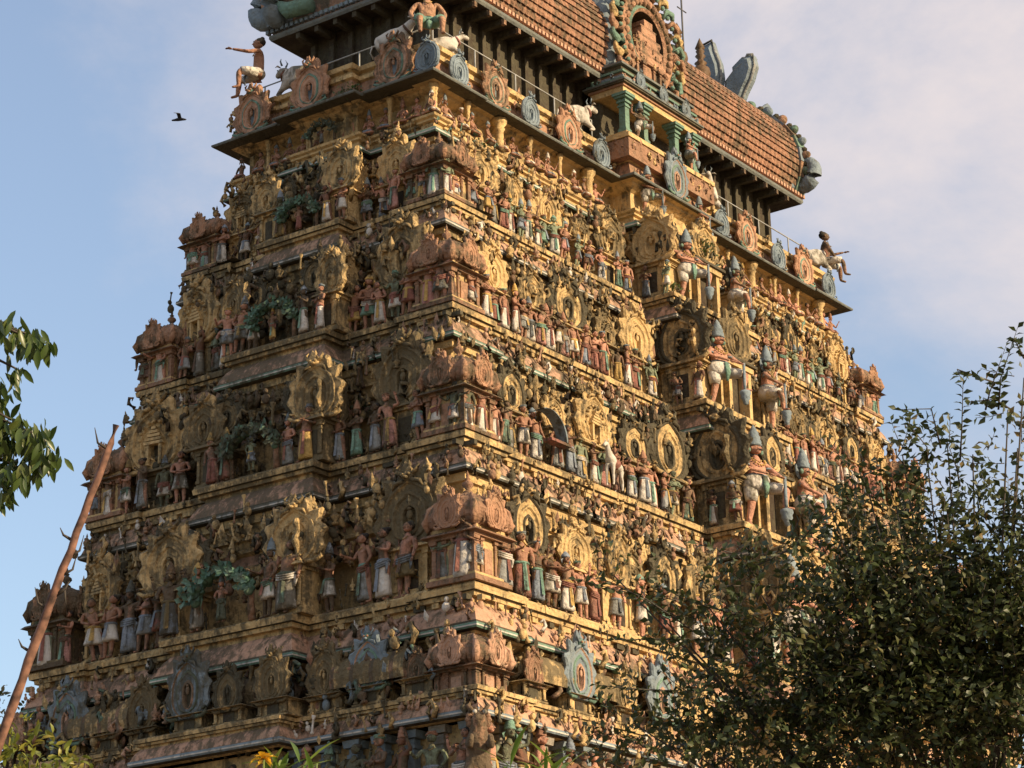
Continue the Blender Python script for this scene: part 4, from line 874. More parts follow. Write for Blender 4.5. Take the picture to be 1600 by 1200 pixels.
ROW = {5: 'fifth ledge down', 4: 'fourth ledge down', 3: 'third ledge down', 2: 'second ledge down'}
def statue_row(i, face, u0, u1, gap, hh, d=0.19):
    L, S, z = LV[i]; zl = storeys[i][1]; r = random.Random(900+i*7+(face == 'W')); u = u0; n = 1; sg = 1 if u1 > u0 else -1
    while (u1-u)*sg > 0:
        if face == 'S':
            bay = abs(u) < BX
            e_ = S if abs(u) > L-CK else S-.12
            if bay: u += sg*.3; continue
        else:
            wy = [0, 1.27, 1.35, 1.65, 1.85, 2.0, 2.1][i]; e_ = L if abs(u) > S-CK else (L+[.22, .25, .4, .5, .42, .4][i] if abs(u) < wy else L-.12)
            if abs(u) < .55: u += sg*.3; continue
        (p, rz) = place(face, u, e_, d+r.uniform(-.03, .10), zl)
        h_ = hh*r.uniform(.86, 1.08)
        if face == 'S' and u > 0: where = f"{ordw(n)} right of the porch, {ROW[i]}"
        elif face == 'S': where = f"{ordw(n)} right of near corner, {ROW[i]}"
        else: where = f"{ordw(n)} left of near corner, {ROW[i]}"
        standing(p, rz, h_, r, where, f"standing statues along the {ROW[i]}")
        u += sg*gap*r.choice((.75, .85, 1.0, 1.0, 1.25, 1.6)); n += 1
for i, gp, hh in ((5, .56, 1.36), (4, .45, 1.10), (3, .38, 1.05), (2, .40, .92)):
    L, S, z = LV[i]
    statue_row(i, 'S', -L+.30, -BX-.15, gp, hh); statue_row(i, 'S', BX+.35, L-.2 if i < 5 else 5.2, gp*1.05, hh)
    statue_row(i, 'W', -S+.45, S-.15, gp*1.15, hh*1.1)
for i, hh in ((5, 1.2), (4, 1.0), (3, .95), (2, .82)):
    r = random.Random(60+i); eB = LV[i][1]+[0, .55, .80, .85, .9, .9][i]
    for q, dy in enumerate((.35, .95)):
        standing((-BX+.16, -(eB-dy), storeys[i][1]), -pi/2, hh*r.uniform(.9, 1.05), r, f"{'outer' if q == 0 else 'inner'} one beside the porch return wall, {ROW[i]}", 'statues on the porch return wall')
# the seated row under the parapet
L, S, z = LV[1]; r = random.Random(5)
for face, u0, u1 in (('S', -L+.25, -BX-.1), ('S', BX+.3, L-.1), ('W', -S+.35, S-.2)):
    u = u0; n = 1
    while u < u1:
        (p, rz) = place(face, u, S if face == 'S' else L, .30, z+.53); k = (u-u0)/1.25
        if face == 'S': where = f"{ordw(n)} right of {'the porch' if u0 > 0 else 'near corner'} under the top eave"
        else: where = f"{ordw(n)} left of near corner under the top eave"
        if not (face == 'W' and abs(u) < .4): seated(p, rz, .96, r, where, 'seated statues in the row under the top eave'); n += 1
        u += r.choice((.42, .5, .42, .62))
# pillared bottom row
L, S, z = LV[6]; zb6 = z-1.72; r = random.Random(77)
for face, u0, u1, gp in (('S', -L+.5, -7.6, .62), ('W', -S+.5, S-1.5, .72)):
    u = u0; n = 1
    while u < u1:
        (p, rz) = place(face, u, S if face == 'S' else L, .12, zb6-.02)
        if not (face == 'W' and 0.2 < u < 1.6): standing(p, rz, 1.5*r.uniform(.95, 1.08), r, f"{ordw(n)} {'right' if face == 'S' else 'left'} of near corner, bottom pillared row", 'statues of the bottom pillared row'); n += 1
        u += gp*r.choice((.8, 1, 1.25))

# --- door guardians with clubs, one leg lifted onto the club
def guardian(loc, hgt, side, where, skin='skin_pink', cloth=('white', 'cloth_white')):
    e = empty('door_guardian', loc, side*-.25, hgt); s = side; e.scale = (hgt*1.42, hgt*1.25, hgt)
    arms = (((-.17, -.05, .66), (.02, -.14, .60)), ((.17, -.06, .66), (.10*1, -.20, .56))) if s > 0 else (((-.17, -.06, .66), (-.10, -.20, .56)), ((.17, -.05, .66), (-.02, -.14, .60)))
    l_st = ((-s*.07, -.01, .26), (-s*.10, .01, .035), (-s*.13, -.06, .012)); l_up = ((s*.17, -.19, .44), (s*.12, -.20, .21), (s*.17, -.27, .19))
    legs = (l_st, l_up) if s > 0 else (l_up, l_st)
    ex = [((-.10, .015, .78), ((-.20, .02, .78), (-.22, -.03, .93))), ((.10, .015, .78), ((.20, .02, .78), (.22, -.03, .93)))]
    me = cached(('g', s, skin), lambda: body_mesh('body', skin, arms=arms, legs=legs, fat=1.35, turn=s*.35, extra_arms=ex[(0 if s > 0 else 1):][:1], must=True, hips=.06)); inst(me, 'body', e)
    def shorts():
        mb = MB(); mb.lathe([(.085, .60), (.105, .58), (.125, .52), (.12, .46), (.10, .42)], cloth[1], (0, -.005, 0), 18, None, 1.1, .9)
        mb.tube([(-s*.06, 0, .47), (-s*.07, -.01, .36), (-s*.075, -.01, .30)], [.072, .06, .05], cloth[1], None, 12)
        mb.tube([(s*.05, -.02, .48), (s*.12, -.11, .46), (s*.155, -.165, .445)], [.075, .066, .056], cloth[1], None, 12)
        mb.lathe([(.098, .575), (.106, .59), (.095, .605)], 'bluegrey', (0, -.004, 0), 18, None, 1.1, .9)
        mb.tube([(0, -.11, .57), (0, -.13, .45), (.01, -.10, .33)], [.03, .035, .015], 'cloth_green', None, 6, .5); return mb.mesh('shorts')
    inst(cached(('gs', s, cloth[1]), shorts), 'shorts', e)
    def cr():
        mb = MB(); mb.lathe([(.060, .95), (.068, .965), (.060, .985), (.064, 1.0), (.052, 1.04), (.056, 1.055), (.042, 1.09), (.044, 1.105), (.028, 1.14), (.03, 1.15), (0, 1.21)], 'bluegrey', (0, 0, 0), 14)
        mb.ball((0, .045, .93), (.085, .02, .09), 'bluegrey', None, 14, 8)
        for q in (-1, 1): mb.ball((q*.068, -.005, .90), (.02, .02, .032), 'green', None, 8, 6)
        return mb.mesh('crown')
    inst(cached('gc', cr), 'crown', e)
    def club():
        mb = MB(); x = s*.12; mb.tube([(x, -.22, .56), (x, -.22, .30), (x, -.22, .19)], .014, 'bluegrey', None, 8)
        mb.lathe([(.02, .20), (.052, .18), (.058, .15), (.045, .12), (.05, .09), (.03, .05), (.025, .01), (0, -.01)][::-1], 'bluegrey', (x, -.22, 0), 12); return mb.mesh('club')
    inst(cached(('gk', s), club), 'club', e)
    def neck():
        mb = MB()
        for k in range(9):
            a = pi*k/8; mb.ball((.07*cos(a), -.04-.035*sin(a), .785-.07*sin(a)), .012, 'cloth_yellow', None, 5, 4)
        for q in (-1, 1): mb.lathe([(.034, 0), (.038, .01), (.034, .02)], 'bluegrey', (q*.125, -.02, .70), 8)
        return mb.mesh('necklace')
    inst(cached('gn', neck), 'necklace', e)
    tag(e, f"big {cloth[0]}-shorted club guardian, {'right' if s < 0 else 'left'} of the {where}", 'statue', 'guardian statues flanking the porch doors'); return e
for i, hg, wh in ((5, 2.3, 'fifth porch door down'), (4, 2.15, 'fourth porch door down'), (3, 1.9, 'third porch door down'), (2, 1.65, 'second porch door down')):
    S_ = LV[i][1]; bp = [0, .55, .80, .85, .9, .9][i]; zl = storeys[i][1]
    guardian((-1.12, -(S_+bp)+.26, zl), hg, 1, wh, 'skin_pink', ('white', 'cloth_white')); guardian((1.22, -(S_+bp)+.26, zl), hg, -1, wh, 'skin_pink', ('cream', 'cloth_white'))
guardian((-1.18, -3.42, zn+.22), 1.0, 1, 'green roof pavilion columns', 'skin_brown', ('cream', 'cloth_white')); guardian((1.18, -3.42, zn+.22), 1.0, -1, 'green roof pavilion columns', 'skin_pink', ('grey', 'cloth_grey'))
guardian((-1.2, -(LV[1][1]+.55)+.26, LV[1][2]+.55), 1.2, 1, 'medallion under the top eave', 'skin_brown', ('cream', 'cloth_white')); guardian((1.3, -(LV[1][1]+.55)+.26, LV[1][2]+.55), 1.2, -1, 'medallion under the top eave', 'skin_pink', ('grey', 'cloth_grey'))

# --- green leaf canopies over a seated deity on the end face
def canopy(x, y, z, s, where):
    e = empty('leaf_canopy', (x, y, z), -pi/2, s); mb = MB(); r = random.Random(int(z*10))
    for k in range(46):
        a = pi*(-.06+1.12*k/45); rr = .60+r.uniform(-.06, .06); mb.ball((rr*cos(a), -.30+r.uniform(-.12, .12), .50+rr*.62*sin(a)), (.07, .085, .055), 'leaf_green', Matrix.Identity(4), 6, 4)
    for k in range(130):
        a = pi*(-.05+1.1*r.random()); rr = .60+r.uniform(-.10, .14); T = Matrix.Translation((rr*cos(a), -.40+r.uniform(-.1, .12), .50+rr*.64*sin(a))) @ Matrix.Rotation(r.uniform(0, 6), 4, 'Y')
        mb.add([(0, 0, 0), (.05, -.05, .06), (0, -.06, .13), (-.05, -.04, .06)], [(0, 1, 2, 3)], 'leaf_green' if k % 3 else 'green', T)
    o = mb.build('leaves', e); tr = MB(); tr.tube([(.58, -.2, 0), (.56, -.22, .3), (.6, -.25, .5)], [.07, .055, .05], 'terracotta', None, 8); tr.tube([(-.58, -.2, 0), (-.57, -.22, .3), (-.6, -.25, .5)], [.05, .04, .04], 'terracotta', None, 8); tr.build('trunk', e)
    tag(e, f"arched green leaf canopy above the deity {where}", 'carved canopy', 'leaf canopies on the end face')
    r2 = random.Random(int(z*7))
    d = standing((x-.30*s, y, z+.05), -pi/2, .70*s, r2, f"under the leaf canopy {where}", 'deities under the leaf canopies', pose='one hand on the hip'); d.rotation_euler.z = -pi/2
for i, s_ in ((5, 1.3), (4, 1.12), (3, 1.0), (2, .85)):
    canopy(-LV[i][0]-[0, .25, .4, .5, .42, .4][i]+.42, 0.0, storeys[i][1], s_, 'on the ' + ROW[i])
canopy(-LV[1][0]-.25+.42, .1, LV[1][2]+.53, .62, 'under the top eave')
canopy(-LV[6][0]+.12, .85, zb6, 1.35, 'in the bottom pillared row')

# --- large seated figures on the roof corners and the white bulls
def corner_figure(loc, rz, hgt, label, arm_out=True):
    e = empty('seated_figure', loc, rz, hgt); e.scale = (hgt*1.3, hgt*1.25, hgt)
    ar = (((-.16, -.03, .62), (-.10, -.12, .50)), ((.17, -.10, .70), (.16, -.27, .74))) if arm_out else (((-.17, -.02, .62), (-.15, -.12, .48)), ((.17, -.02, .62), (.15, -.12, .48)))
    lg = (((-.10, -.20, .47), (-.10, -.22, .24), (-.11, -.29, .22)), ((.12, -.20, .47), (.12, -.20, .24), (.13, -.27, .22)))
    inst(body_mesh('body', 'skin_brown' if arm_out else 'orange', arms=ar, legs=lg, dz=-.43, fat=1.2), 'body', e)
    mb = MB(); cm = 'cloth_white' if arm_out else 'cloth_green'
    mb.ball((0, -.03, .06), (.12, .10, .07), cm, None, 14, 8)
    for q in (-1, 1): mb.tube([(q*.05, -.02, .05), (q*.09, -.12, .05), (q*.11, -.18, .04)], [.065, .058, .05], cm, None, 10)
    mb.tube([(0, -.1, .1), (0, -.15, .0), (0, -.14, -.1)], [.03, .035, .015], 'cloth_blue' if arm_out else 'cloth_green', None, 6, .5)
    mb.build('loincloth', e); inst(crown_mesh('hair', 'hair_black', -.43), 'hair', e)
    tag(e, label, 'statue')
zk = z0+1.04
corner_figure((-9.62, 2.15, zk+.50), radians(-140), 1.9, 'dark haired seated figure with outstretched hand on the far left roof corner')
corner_figure((-9.40, -2.88, zk+.32), radians(-45), 1.85, 'orange seated figure in green loincloth dangling its legs over the near roof corner', False)
corner_figure((9.3, -2.95, zk+.25), radians(38), 1.85, 'dark haired seated figure pointing outward on the right roof corner')
def bull(loc, rz, s, label):
    e = empty('bull_statue', loc, rz, s)   # faces -y
    J = [(0, .42, .26, .16, .15), (0, .18, .30, .20, .19), (0, -.10, .33, .19, .19), (0, -.24, .46, .13, .13), (0, -.36, .62, .09, .09), (0, -.48, .64, .07, .08), (0, -.62, .57, .05, .05),
         (.15, -.18, .14, .06, .06), (.16, -.36, .05, .04, .04), (.15, -.22, .03, .035, .03), (-.15, -.18, .14, .06, .06), (-.16, -.36, .05, .04, .04), (-.15, -.22, .03, .035, .03),
         (.19, .34, .14, .09, .09), (.22, .14, .06, .05, .05), (-.19, .34, .14, .09, .09), (-.22, .14, .06, .05, .05), (0, .0, .50, .07, .08)]
    Ed = [(0, 1), (1, 2), (2, 3), (3, 4), (4, 5), (5, 6), (2, 7), (7, 8), (8, 9), (2, 10), (10, 11), (11, 12), (0, 13), (13, 14), (0, 15), (15, 16), (2, 17)]
    def mk():
        vs, fs = skin_mesh('bull', J, Ed, 1); mb = MB(); mb.add(vs, fs, 'white', None, True)
        for q in (-1, 1): mb.ball((q*.065, -.50, .66), .014, 'hair_black', None, 6, 4); mb.tube([(q*.07, -.40, .68), (q*.15, -.38, .68), (q*.18, -.40, .65)], [.02, .03, .01], 'white', None, 6, .5)
        mb.tube([(0, .55, .3), (0, .6, .15), (.06, .55, .03)], [.02, .015, .03], 'white', None, 6); return mb.mesh('body')
    inst(cached('bull', mk), 'body', e)
    def hn_():
        mb = MB()
        for q in (-1, 1): mb.tube([(q*.045, -.38, .72), (q*.08, -.38, .80), (q*.05, -.40, .87)], [.022, .017, .006], 'bluegrey', None, 6)
        return mb.mesh('horns')
    inst(cached('bullh', hn_), 'horns', e)
    def cl():
        mb = MB(); mb.lathe([(.135, -.02), (.145, 0), (.135, .03)], 'cloth_red', (0, 0, 0), 14, Matrix.Translation((0, -.27, .47)) @ Matrix.Rotation(radians(55), 4, 'X')); return mb.mesh('collar')
    inst(cached('bullc', cl), 'collar', e)
    tag(e, label, 'bull statue', 'white bull statues on the roof platform')
bull((-9.2, 1.35, zk), radians(165), 1.3, 'white bull lying behind the outstretched hand figure, far left roof corner')
bull((-9.35, -1.9, zk), radians(10), 1.15, 'white bull left of the orange dangling figure, near roof corner')
bull((-8.5, -2.75, zk), radians(55), .9, 'white bull right of the orange dangling figure at near roof corner')
bull((-3.25, -2.85, zk), radians(80), 1.2, 'white bull facing right, left of the green columned roof pavilion')
bull((3.0, -2.9, zk), radians(-60), 1.15, 'white bull turned left behind the guardian, right of the roof pavilion')
bull((8.9, -2.85, zk), radians(75), 1.2, 'white bull behind the pointing figure on the right roof corner')

# --- horse and rider, bent screen carried by bearers, rearing lion bracket
def horse(loc, rz, s, label):
    e = empty('horse_statue', loc, rz, s)
    J = [(0, .30, .62, .12, .13), (0, .05, .62, .13, .13), (0, -.22, .66, .12, .13), (0, -.36, .82, .08, .09), (0, -.44, .98, .06, .07), (0, -.56, .95, .05, .055), (0, -.66, .86, .035, .035)]
    Ed = [(0, 1), (1, 2), (2, 3), (3, 4), (4, 5), (5, 6)]
    for q in (-1, 1):
        k = len(J); J += [(q*.08, -.26, .48, .06, .06), (q*.08, -.28, .28, .035, .035), (q*.08, -.26, .05, .025, .025), (q*.08, -.30, .02, .028, .02)]; Ed += [(2, k), (k, k+1), (k+1, k+2), (k+2, k+3)]
        k = len(J); J += [(q*.09, .32, .48, .075, .075), (q*.09, .28, .34, .045, .045), (q*.09, .37, .24, .032, .032), (q*.09, .35, .04, .026, .026), (q*.09, .31, .02, .028, .02)]; Ed += [(0, k), (k, k+1), (k+1, k+2), (k+2, k+3), (k+3, k+4)]
    vs, fs = skin_mesh('horse', J, Ed, 1); mb = MB(); mb.add(vs, fs, 'white', None, True)
    mb.tube([(0, .40, .68), (0, .50, .55), (0, .48, .32)], [.03, .04, .015], 'hair_black', None, 6); mb.tube([(0, -.38, 1.02), (0, -.30, .92), (0, -.22, .8)], .03, 'hair_black', None, 6)
    for q in (-1, 1): mb.tube([(q*.03, -.43, 1.03), (q*.04, -.43, 1.11)], [.02, .005], 'white', None, 5)
    mb.build('body', e); sd_ = MB(); sd_.lathe([(.135, -.14), (.145, 0), (.135, .14)], 'cloth_red', (0, 0, 0), 16, Matrix.Translation((0, .04, .63)) @ Matrix.Rotation(pi/2, 4, 'X')); sd_.build('saddle', e)
    tag(e, label, 'horse statue'); return e
L, S, z = LV[4]; zl4 = storeys[4][1]
horse((-6.05, -S+.16, zl4), radians(-75), .95, 'white horse statue with red saddle facing left on the fourth ledge down')
r = random.Random(3)
rd = seated((-6.0, -S+.14, zl4+.66), radians(-60), .75, r, 'astride the white horse, fourth ledge down', None); rd.name = 'rider_statue'
cs = MB(); n = 16
for k in range(n):
    a0_, a1_ = pi*k/n*.62, pi*(k+1)/n*.62; cs.add([(.62*cos(a)-.55+dx, y, .62*sin(a)) for a in (a0_, a1_) for dx, y in ((0, -.16), (.05, -.16), (.05, .12), (0, .12))], [(0, 1, 5, 4), (1, 2, 6, 5), (2, 3, 7, 6), (3, 0, 4, 7)], 'bluegrey')
ce = empty('arched_screen', (-8.25, -S+.10, zl4+.5), 0, 1.0); cs.build('screen', ce); c2 = MB(); c2.box((-.1, -.02, -.03), (.75, .24, .06), 'cloth_red'); c2.build('litter_floor', ce)
tag(ce, 'blue-grey arched litter screen above a red floor, carried by bearers on fourth ledge down', 'carved litter')
# rearing lion on the near bottom corner
e = empty('rearing_lion', (-LV[6][0]+.05, -LV[6][1]+.05, zb6-.05), radians(-45), 1.75)
J = [(0, .10, .30, .11, .10), (0, .08, .46, .10, .09), (0, .04, .62, .12, .11), (0, 0, .78, .09, .09), (0, -.05, .92, .10, .10), (0, -.14, .92, .06, .06)]; Ed = [(0, 1), (1, 2), (2, 3), (3, 4), (4, 5)]
for q in (-1, 1):
    k = len(J); J += [(q*.12, .02, .28, .09, .09), (q*.15, -.12, .22, .055, .055), (q*.13, .0, .08, .04, .04), (q*.14, -.1, .02, .05, .03)]; Ed += [(0, k), (k, k+1), (k+1, k+2), (k+2, k+3)]
    k = len(J); J += [(q*.11, -.02, .64, .05, .05), (q*.12, -.16, .58, .04, .04), (q*.10, -.18, .72, .035, .035)]; Ed += [(2, k), (k, k+1), (k+1, k+2)]
vs, fs = skin_mesh('lion', J, Ed, 0); mb = MB(); mb.add(vs, fs, 'orange', None, True)
for q in (-1, 1): mb.ball((q*.055, -.13, .965), .025, 'white', None, 8, 6); mb.tube([(q*.06, -.02, .98), (q*.11, .0, 1.06), (q*.06, -.02, 1.12)], [.04, .03, .01], 'orange', None, 6)
mb.build('body', e); mn = MB()
for k in range(14):
    a = 2*pi*k/14; mn.ball((.11*cos(a), .0, .90+.11*sin(a)), .04, 'terracotta', None, 6, 4)
mn.build('mane', e); tag(e, 'orange rearing lion statue on the near corner of the bottom pillared row', 'lion statue')

# ------------------------------------------------------------------ foreground plants, pole, bird
def spot(px, py, dist):
    """a point seen at photograph pixel (1600 wide) at a distance along the view"""
    d = F + RR*((px-800)/(FOC*1600)) + UU*((600-py)/(FOC*1600)); return CAM + d*dist
def fast_mesh(name, V, Fc, mat, tone=None, smooth=False):
    me = bpy.data.meshes.new(name); V = np.asarray(V, dtype=np.float32); Fc = np.asarray(Fc, dtype=np.int32); k = Fc.shape[1]
    me.vertices.add(len(V)); me.vertices.foreach_set('co', V.ravel()); me.loops.add(Fc.size); me.loops.foreach_set('vertex_index', Fc.ravel())
    me.polygons.add(len(Fc)); me.polygons.foreach_set('loop_start', np.arange(0, Fc.size, k, dtype=np.int32)); me.polygons.foreach_set('loop_total', np.full(len(Fc), k, dtype=np.int32))
    me.materials.append(M[mat]); me.update(calc_edges=True)
    if tone is not None:
        at = me.attributes.new('tone', 'FLOAT', 'POINT'); at.data.foreach_set('value', np.asarray(tone, dtype=np.float32))
    return me
def leaves(name, pts, dirs, nrm, size, wid, tone, mat, bend=0.12, parent=None, nseg=3):
    """one leaf per point: a folded, bent blade of nseg pieces"""
    pts, dirs, nrm, size, tone = map(np.asarray, (pts, dirs, nrm, size, tone)); n = len(pts)
    d = dirs/np.linalg.norm(dirs, axis=1, keepdims=True); u = np.cross(d, nrm); u /= np.linalg.norm(u, axis=1, keepdims=True)+1e-9; w = np.cross(u, d)
    shp = {2: [(0, .05), (.5, 1), (1, .05)], 3: [(0, .06), (.3, .85), (.65, .9), (1, .04)], 4: [(0, .05), (.25, .8), (.55, 1), (.8, .62), (1, .04)]}[nseg]
    V = []
    for (t, ww) in shp:
        c = pts + d*(size*t)[:, None] - w*(size*bend*t*t*3)[:, None]
        V += [c - u*(size*wid*ww)[:, None] + w*(size*wid*ww*.35)[:, None], c, c + u*(size*wid*ww)[:, None] + w*(size*wid*ww*.35)[:, None]]
    m = len(V); V = np.stack(V, 1).reshape(-1, 3); b = np.arange(n)[:, None]*m; Fc = []
    for k in range(nseg):
        for q in (0, 1): Fc.append(b+np.array([[k*3+q, k*3+q+1, (k+1)*3+q+1, (k+1)*3+q]]))
    me = fast_mesh(name, V, np.concatenate(Fc, 0), mat, np.repeat(tone, m)); o = bpy.data.objects.new(name, me); COL.objects.link(o); o.parent = parent; return o
nr = np.random.default_rng(4)
AX = np.array([list(RR), list(F), list(UU)])     # right, depth, up: only used to aim twigs

# --- right hand tree: trunk on the ground, limbs, twigs lined with small dark leaves
TD = 18.0
tbase = spot(1500, 900, TD+1.0); tbase = Vector((tbase.x, tbase.y, 0.0))
tree = empty('leafy_tree', (tbase.x, tbase.y, -1.6)); tag(tree, 'dark dense small-leaved tree filling the lower right foreground', 'tree')
tk = MB(); tk.tube([(0, 0, 0), (.1, .05, 1.5), (-.05, .1, 3.0), (.05, 0, 4.6)], [.20, .17, .14, .09], 'bark', None, 10); tk.build('trunk', tree)
top_o = Vector((tbase.x+.0, tbase.y+.05, 2.2))
# outline of the crown as (pixel x, pixel y, half depth, density) clumps
clumps = [(1200, 1150, 70, 1.0, 1.0), (1330, 1130, 90, 1.1, 1.5), (1450, 1120, 100, 1.2, 1.6), (1560, 1100, 110, 1.2, 1.6), (1380, 1010, 90, 1.0, 1.5), (1500, 990, 100, 1.1, 1.6), (1590, 960, 90, 1.0, 1.4), (1250, 1040, 75, .9, 1.3),
          (1330, 920, 80, .8, .9), (1430, 890, 80, .9, 1.1), (1530, 860, 75, .9, 1.0), (1600, 830, 60, .8, .8), (1120, 1090, 62, .8, 1.0), (1060, 1160, 55, .8, 1.0), (1120, 1180, 60, .8, 1.2), (1240, 1190, 70, .9, 1.3), (1160, 1010, 58, .7, .8), (1080, 1020, 46, .6, .40), (990, 1130, 42, .6, .5),
          (1190, 930, 66, .7, .55), (1100, 940, 56, .6, .28), (1020, 950, 50, .5, .13), (1240, 860, 60, .6, .25), (1330, 830, 55, .6, .45), (1400, 790, 42, .6, .5), (1480, 800, 50, .7, .6), (1570, 770, 45, .7, .4), (1450, 730, 34, .5, .2), (1520, 710, 34, .5, .16), (1590, 700, 36, .5, .3), (1410, 710, 26, .4, .2), (1575, 640, 26, .4, .2), (1600, 590, 18, .3, .2), (1480, 690, 26, .3, .15), (960, 900, 40, .4, .08), (950, 1190, 36, .5, .35), (1290, 770, 30, .4, .15), (1350, 740, 30, .4, .2), (1660, 1000, 90, 1.2, 1.0), (1690, 820, 70, 1, .6)]
LP, LD, LT, LS = [], [], [], []; tw = MB()
px2m = TD/(FOC*1600)
r = random.Random(12)
for (cx, cy, rad, dep, den) in clumps:
    c = np.array(spot(cx, cy, TD)); cc = np.array(top_o)
    limb = [Vector(cc), Vector(cc*.5+c*.5)+Vector((0, 0, -.1)), Vector(c)]; 
    tw.tube([p-tree.location for p in limb], [.03, .014, .005], 'twig', None, 5)
    R_ = rad*px2m*1.15; nt_ = int(den*R_*R_*(760 if cx > 1280 and cy > 900 else 430))+3
    for _ in range(nt_):
        v = nr.normal(size=3); v /= np.linalg.norm(v); v = v*nr.random()**.45
        a = c + v*np.array([R_, R_, R_])*.8 + AX[1]*0 ; dr = v*.8+np.array([0, 0, .55])+nr.normal(size=3)*.35; dr /= np.linalg.norm(dr); Lt = nr.uniform(.16, .36)
        if r.random() < .6: tw.tube([a-tree.location, a+dr*Lt*.5+np.array([0, 0, -.01])-tree.location, a+dr*Lt-tree.location], [.0045, .003, .0015], 'twig', None, 3)
        nl = int(Lt/.030)
        side = np.cross(dr, nr.normal(size=3)); side /= np.linalg.norm(side); tb = nr.random()
        for k in range(nl):
            q = a+dr*Lt*(k+.5)/nl; sgn = 1 if k % 2 else -1
            LP.append(q); LD.append(dr*.7+side*sgn*.9+nr.normal(size=3)*.25+np.array([0, 0, -.15])); LT.append(min(1, max(0, tb*.5+nr.random()*.4+(.35 if nr.random() < .05 else 0)))); LS.append(nr.uniform(.045, .082))
# long sprigs that stand clear of the crown against the sky
for (x0_, y0_, x1_, y1_) in ((1560, 640, 1590, 512), (1540, 640, 1572, 540), (1500, 720, 1505, 590), (1560, 600, 1500, 588), (1450, 730, 1410, 650), (1440, 760, 1432, 668), (1500, 760, 1480, 690), (1580, 640, 1512, 628), (1380, 800, 1345, 742), (1600, 560, 1585, 530), (1470, 700, 1396, 640), (1150, 960, 1010, 905), (1090, 990, 930, 900), (1180, 900, 1090, 850), (1230, 860, 1160, 880), (1120, 1000, 960, 1000), (1050, 1080, 930, 1070), (1240, 860, 1300, 790), (1050, 960, 900, 905)):
    a = np.array(spot(x0_, y0_, TD-.1)); b = np.array(spot(x1_, y1_, TD-.3)); m_ = (a+b)/2+nr.normal(size=3)*.06
    tw.tube([a-tree.location, m_-tree.location, b-tree.location], [.008, .005, .002], 'twig', None, 4); n_ = int(np.linalg.norm(b-a)/.028)+4
    for k in range(n_):
        t = (k+1)/n_; q = a*(1-t)**2+2*m_*t*(1-t)+b*t*t; s_ = 1 if k % 2 else -1; dr = (b-a)/np.linalg.norm(b-a)
        LP.append(q); LD.append(dr*.6+AX[0]*s_*.8+nr.normal(size=3)*.35); LT.append(nr.random()*.6); LS.append(nr.uniform(.05, .078))
LP = np.array(LP)-np.array(tree.location); nn = nr.normal(size=(len(LP), 3))*.7+np.array([0, 0, .6])
leaves('crown', LP, np.array(LD), nn, np.array(LS), .30, np.array(LT), 'leaf_dark', .10, tree, 2)
tw.build('branches', tree)
print('leaves', len(LP))

# --- left tree: hanging sprays of long drooping leaves
tb = spot(-260, 700, 12.5); lt = empty('broadleaf_tree', (tb.x, tb.y, -1.6)); tag(lt, 'tree with long drooping leaves reaching in from the left edge of the picture', 'tree')
tk = MB(); tk.tube([(0, 0, 0), (0, .05, 2), (.05, 0, 4.5), (0, 0, 7.2)], [.16, .14, .11, .05], 'bark', None, 10); tk.build('trunk', lt)
LP, LD, LT, LS = [], [], [], []; tw = MB(); TL = 12.0
for (cx, cy, n_, sp_) in ((8, 520, 9, 26), (40, 540, 11, 26), (64, 545, 9, 20), (25, 590, 3, 10), (2, 620, 10, 22), (18, 670, 13, 30), (50, 690, 15, 30), (68, 725, 13, 22), (30, 745, 12, 28), (5, 745, 12, 24), (12, 780, 6, 18), (-50, 560, 20, 50), (-60, 700, 24, 60), (-40, 640, 12, 40), (0, 700, 14, 30)):
    c = np.array(spot(cx, cy-14, TL)); hub = np.array(spot(-120, cy-50, TL+.1))
    tw.tube([Vector(lt.location)*0+Vector((0, 0, hub[2]+1.6-.5)), Vector(hub)-lt.location, Vector((hub+c)/2+np.array([0, 0, .06]))-lt.location, Vector(c)-lt.location], [.04, .018, .011, .005], 'twig', None, 5)
    for _ in range(int(n_*3.2)):
        q = c + AX[0]*nr.normal()*sp_*.45*TL/(FOC*1600) + AX[1]*nr.normal()*.07 + np.array([0, 0, 1])*nr.normal()*sp_*.4*TL/(FOC*1600)
        LP.append(q); LD.append(np.array([0, 0, -1.0])+AX[0]*nr.normal()*.45+AX[1]*nr.normal()*.4); LT.append(nr.random()); LS.append(nr.uniform(.07, .112))
LP = np.array(LP)-np.array(lt.location); leaves('crown', LP, np.array(LD), nr.normal(size=(len(LP), 3))*.5-AX[1]*.7, np.array(LS), .17, np.array(LT), 'leaf_left', .06, lt, 4); tw.build('branches', lt)

# --- leaning reddish pole with stubs and dry leaf stalks
a = spot(183, 664, 14.0); b = spot(2, 1150, 13.6); dd = (a-b).normalized(); base = b + dd*((-1.6-b.z)/dd.z)
pe = empty('wooden_pole', base); tag(pe, 'long reddish brown wooden pole leaning in front of the left end wall', 'pole')
pm = MB(); n = 60; Lp = (a-base).length; pts = []; rad = []
pr2 = random.Random(5)
for k in range(n+1):
    t = k/n; p = dd*Lp*t; pts.append(p+Vector((pr2.uniform(-.006, .006), pr2.uniform(-.006, .006), 0))); rad.append((.034*(1-t)+.018)*(1+pr2.uniform(-.07, .1)))
pm.tube(pts, rad, 'pole_wood', None, 10); pm.build('shaft', pe)
for k in range(9):
    t = .62+.36*pr2.random(); p = dd*Lp*t; sg = pr2.choice((-1, 1)); sb_ = MB(); q = p+RR*sg*.012
    sb_.tube([q, q+RR*sg*.05+Vector((0, 0, .03)), q+RR*sg*.07+Vector((0, 0, .12*pr2.choice((1, -1, .6))))], [.011, .007, .002], 'twig', None, 5); sb_.build('stub', pe)

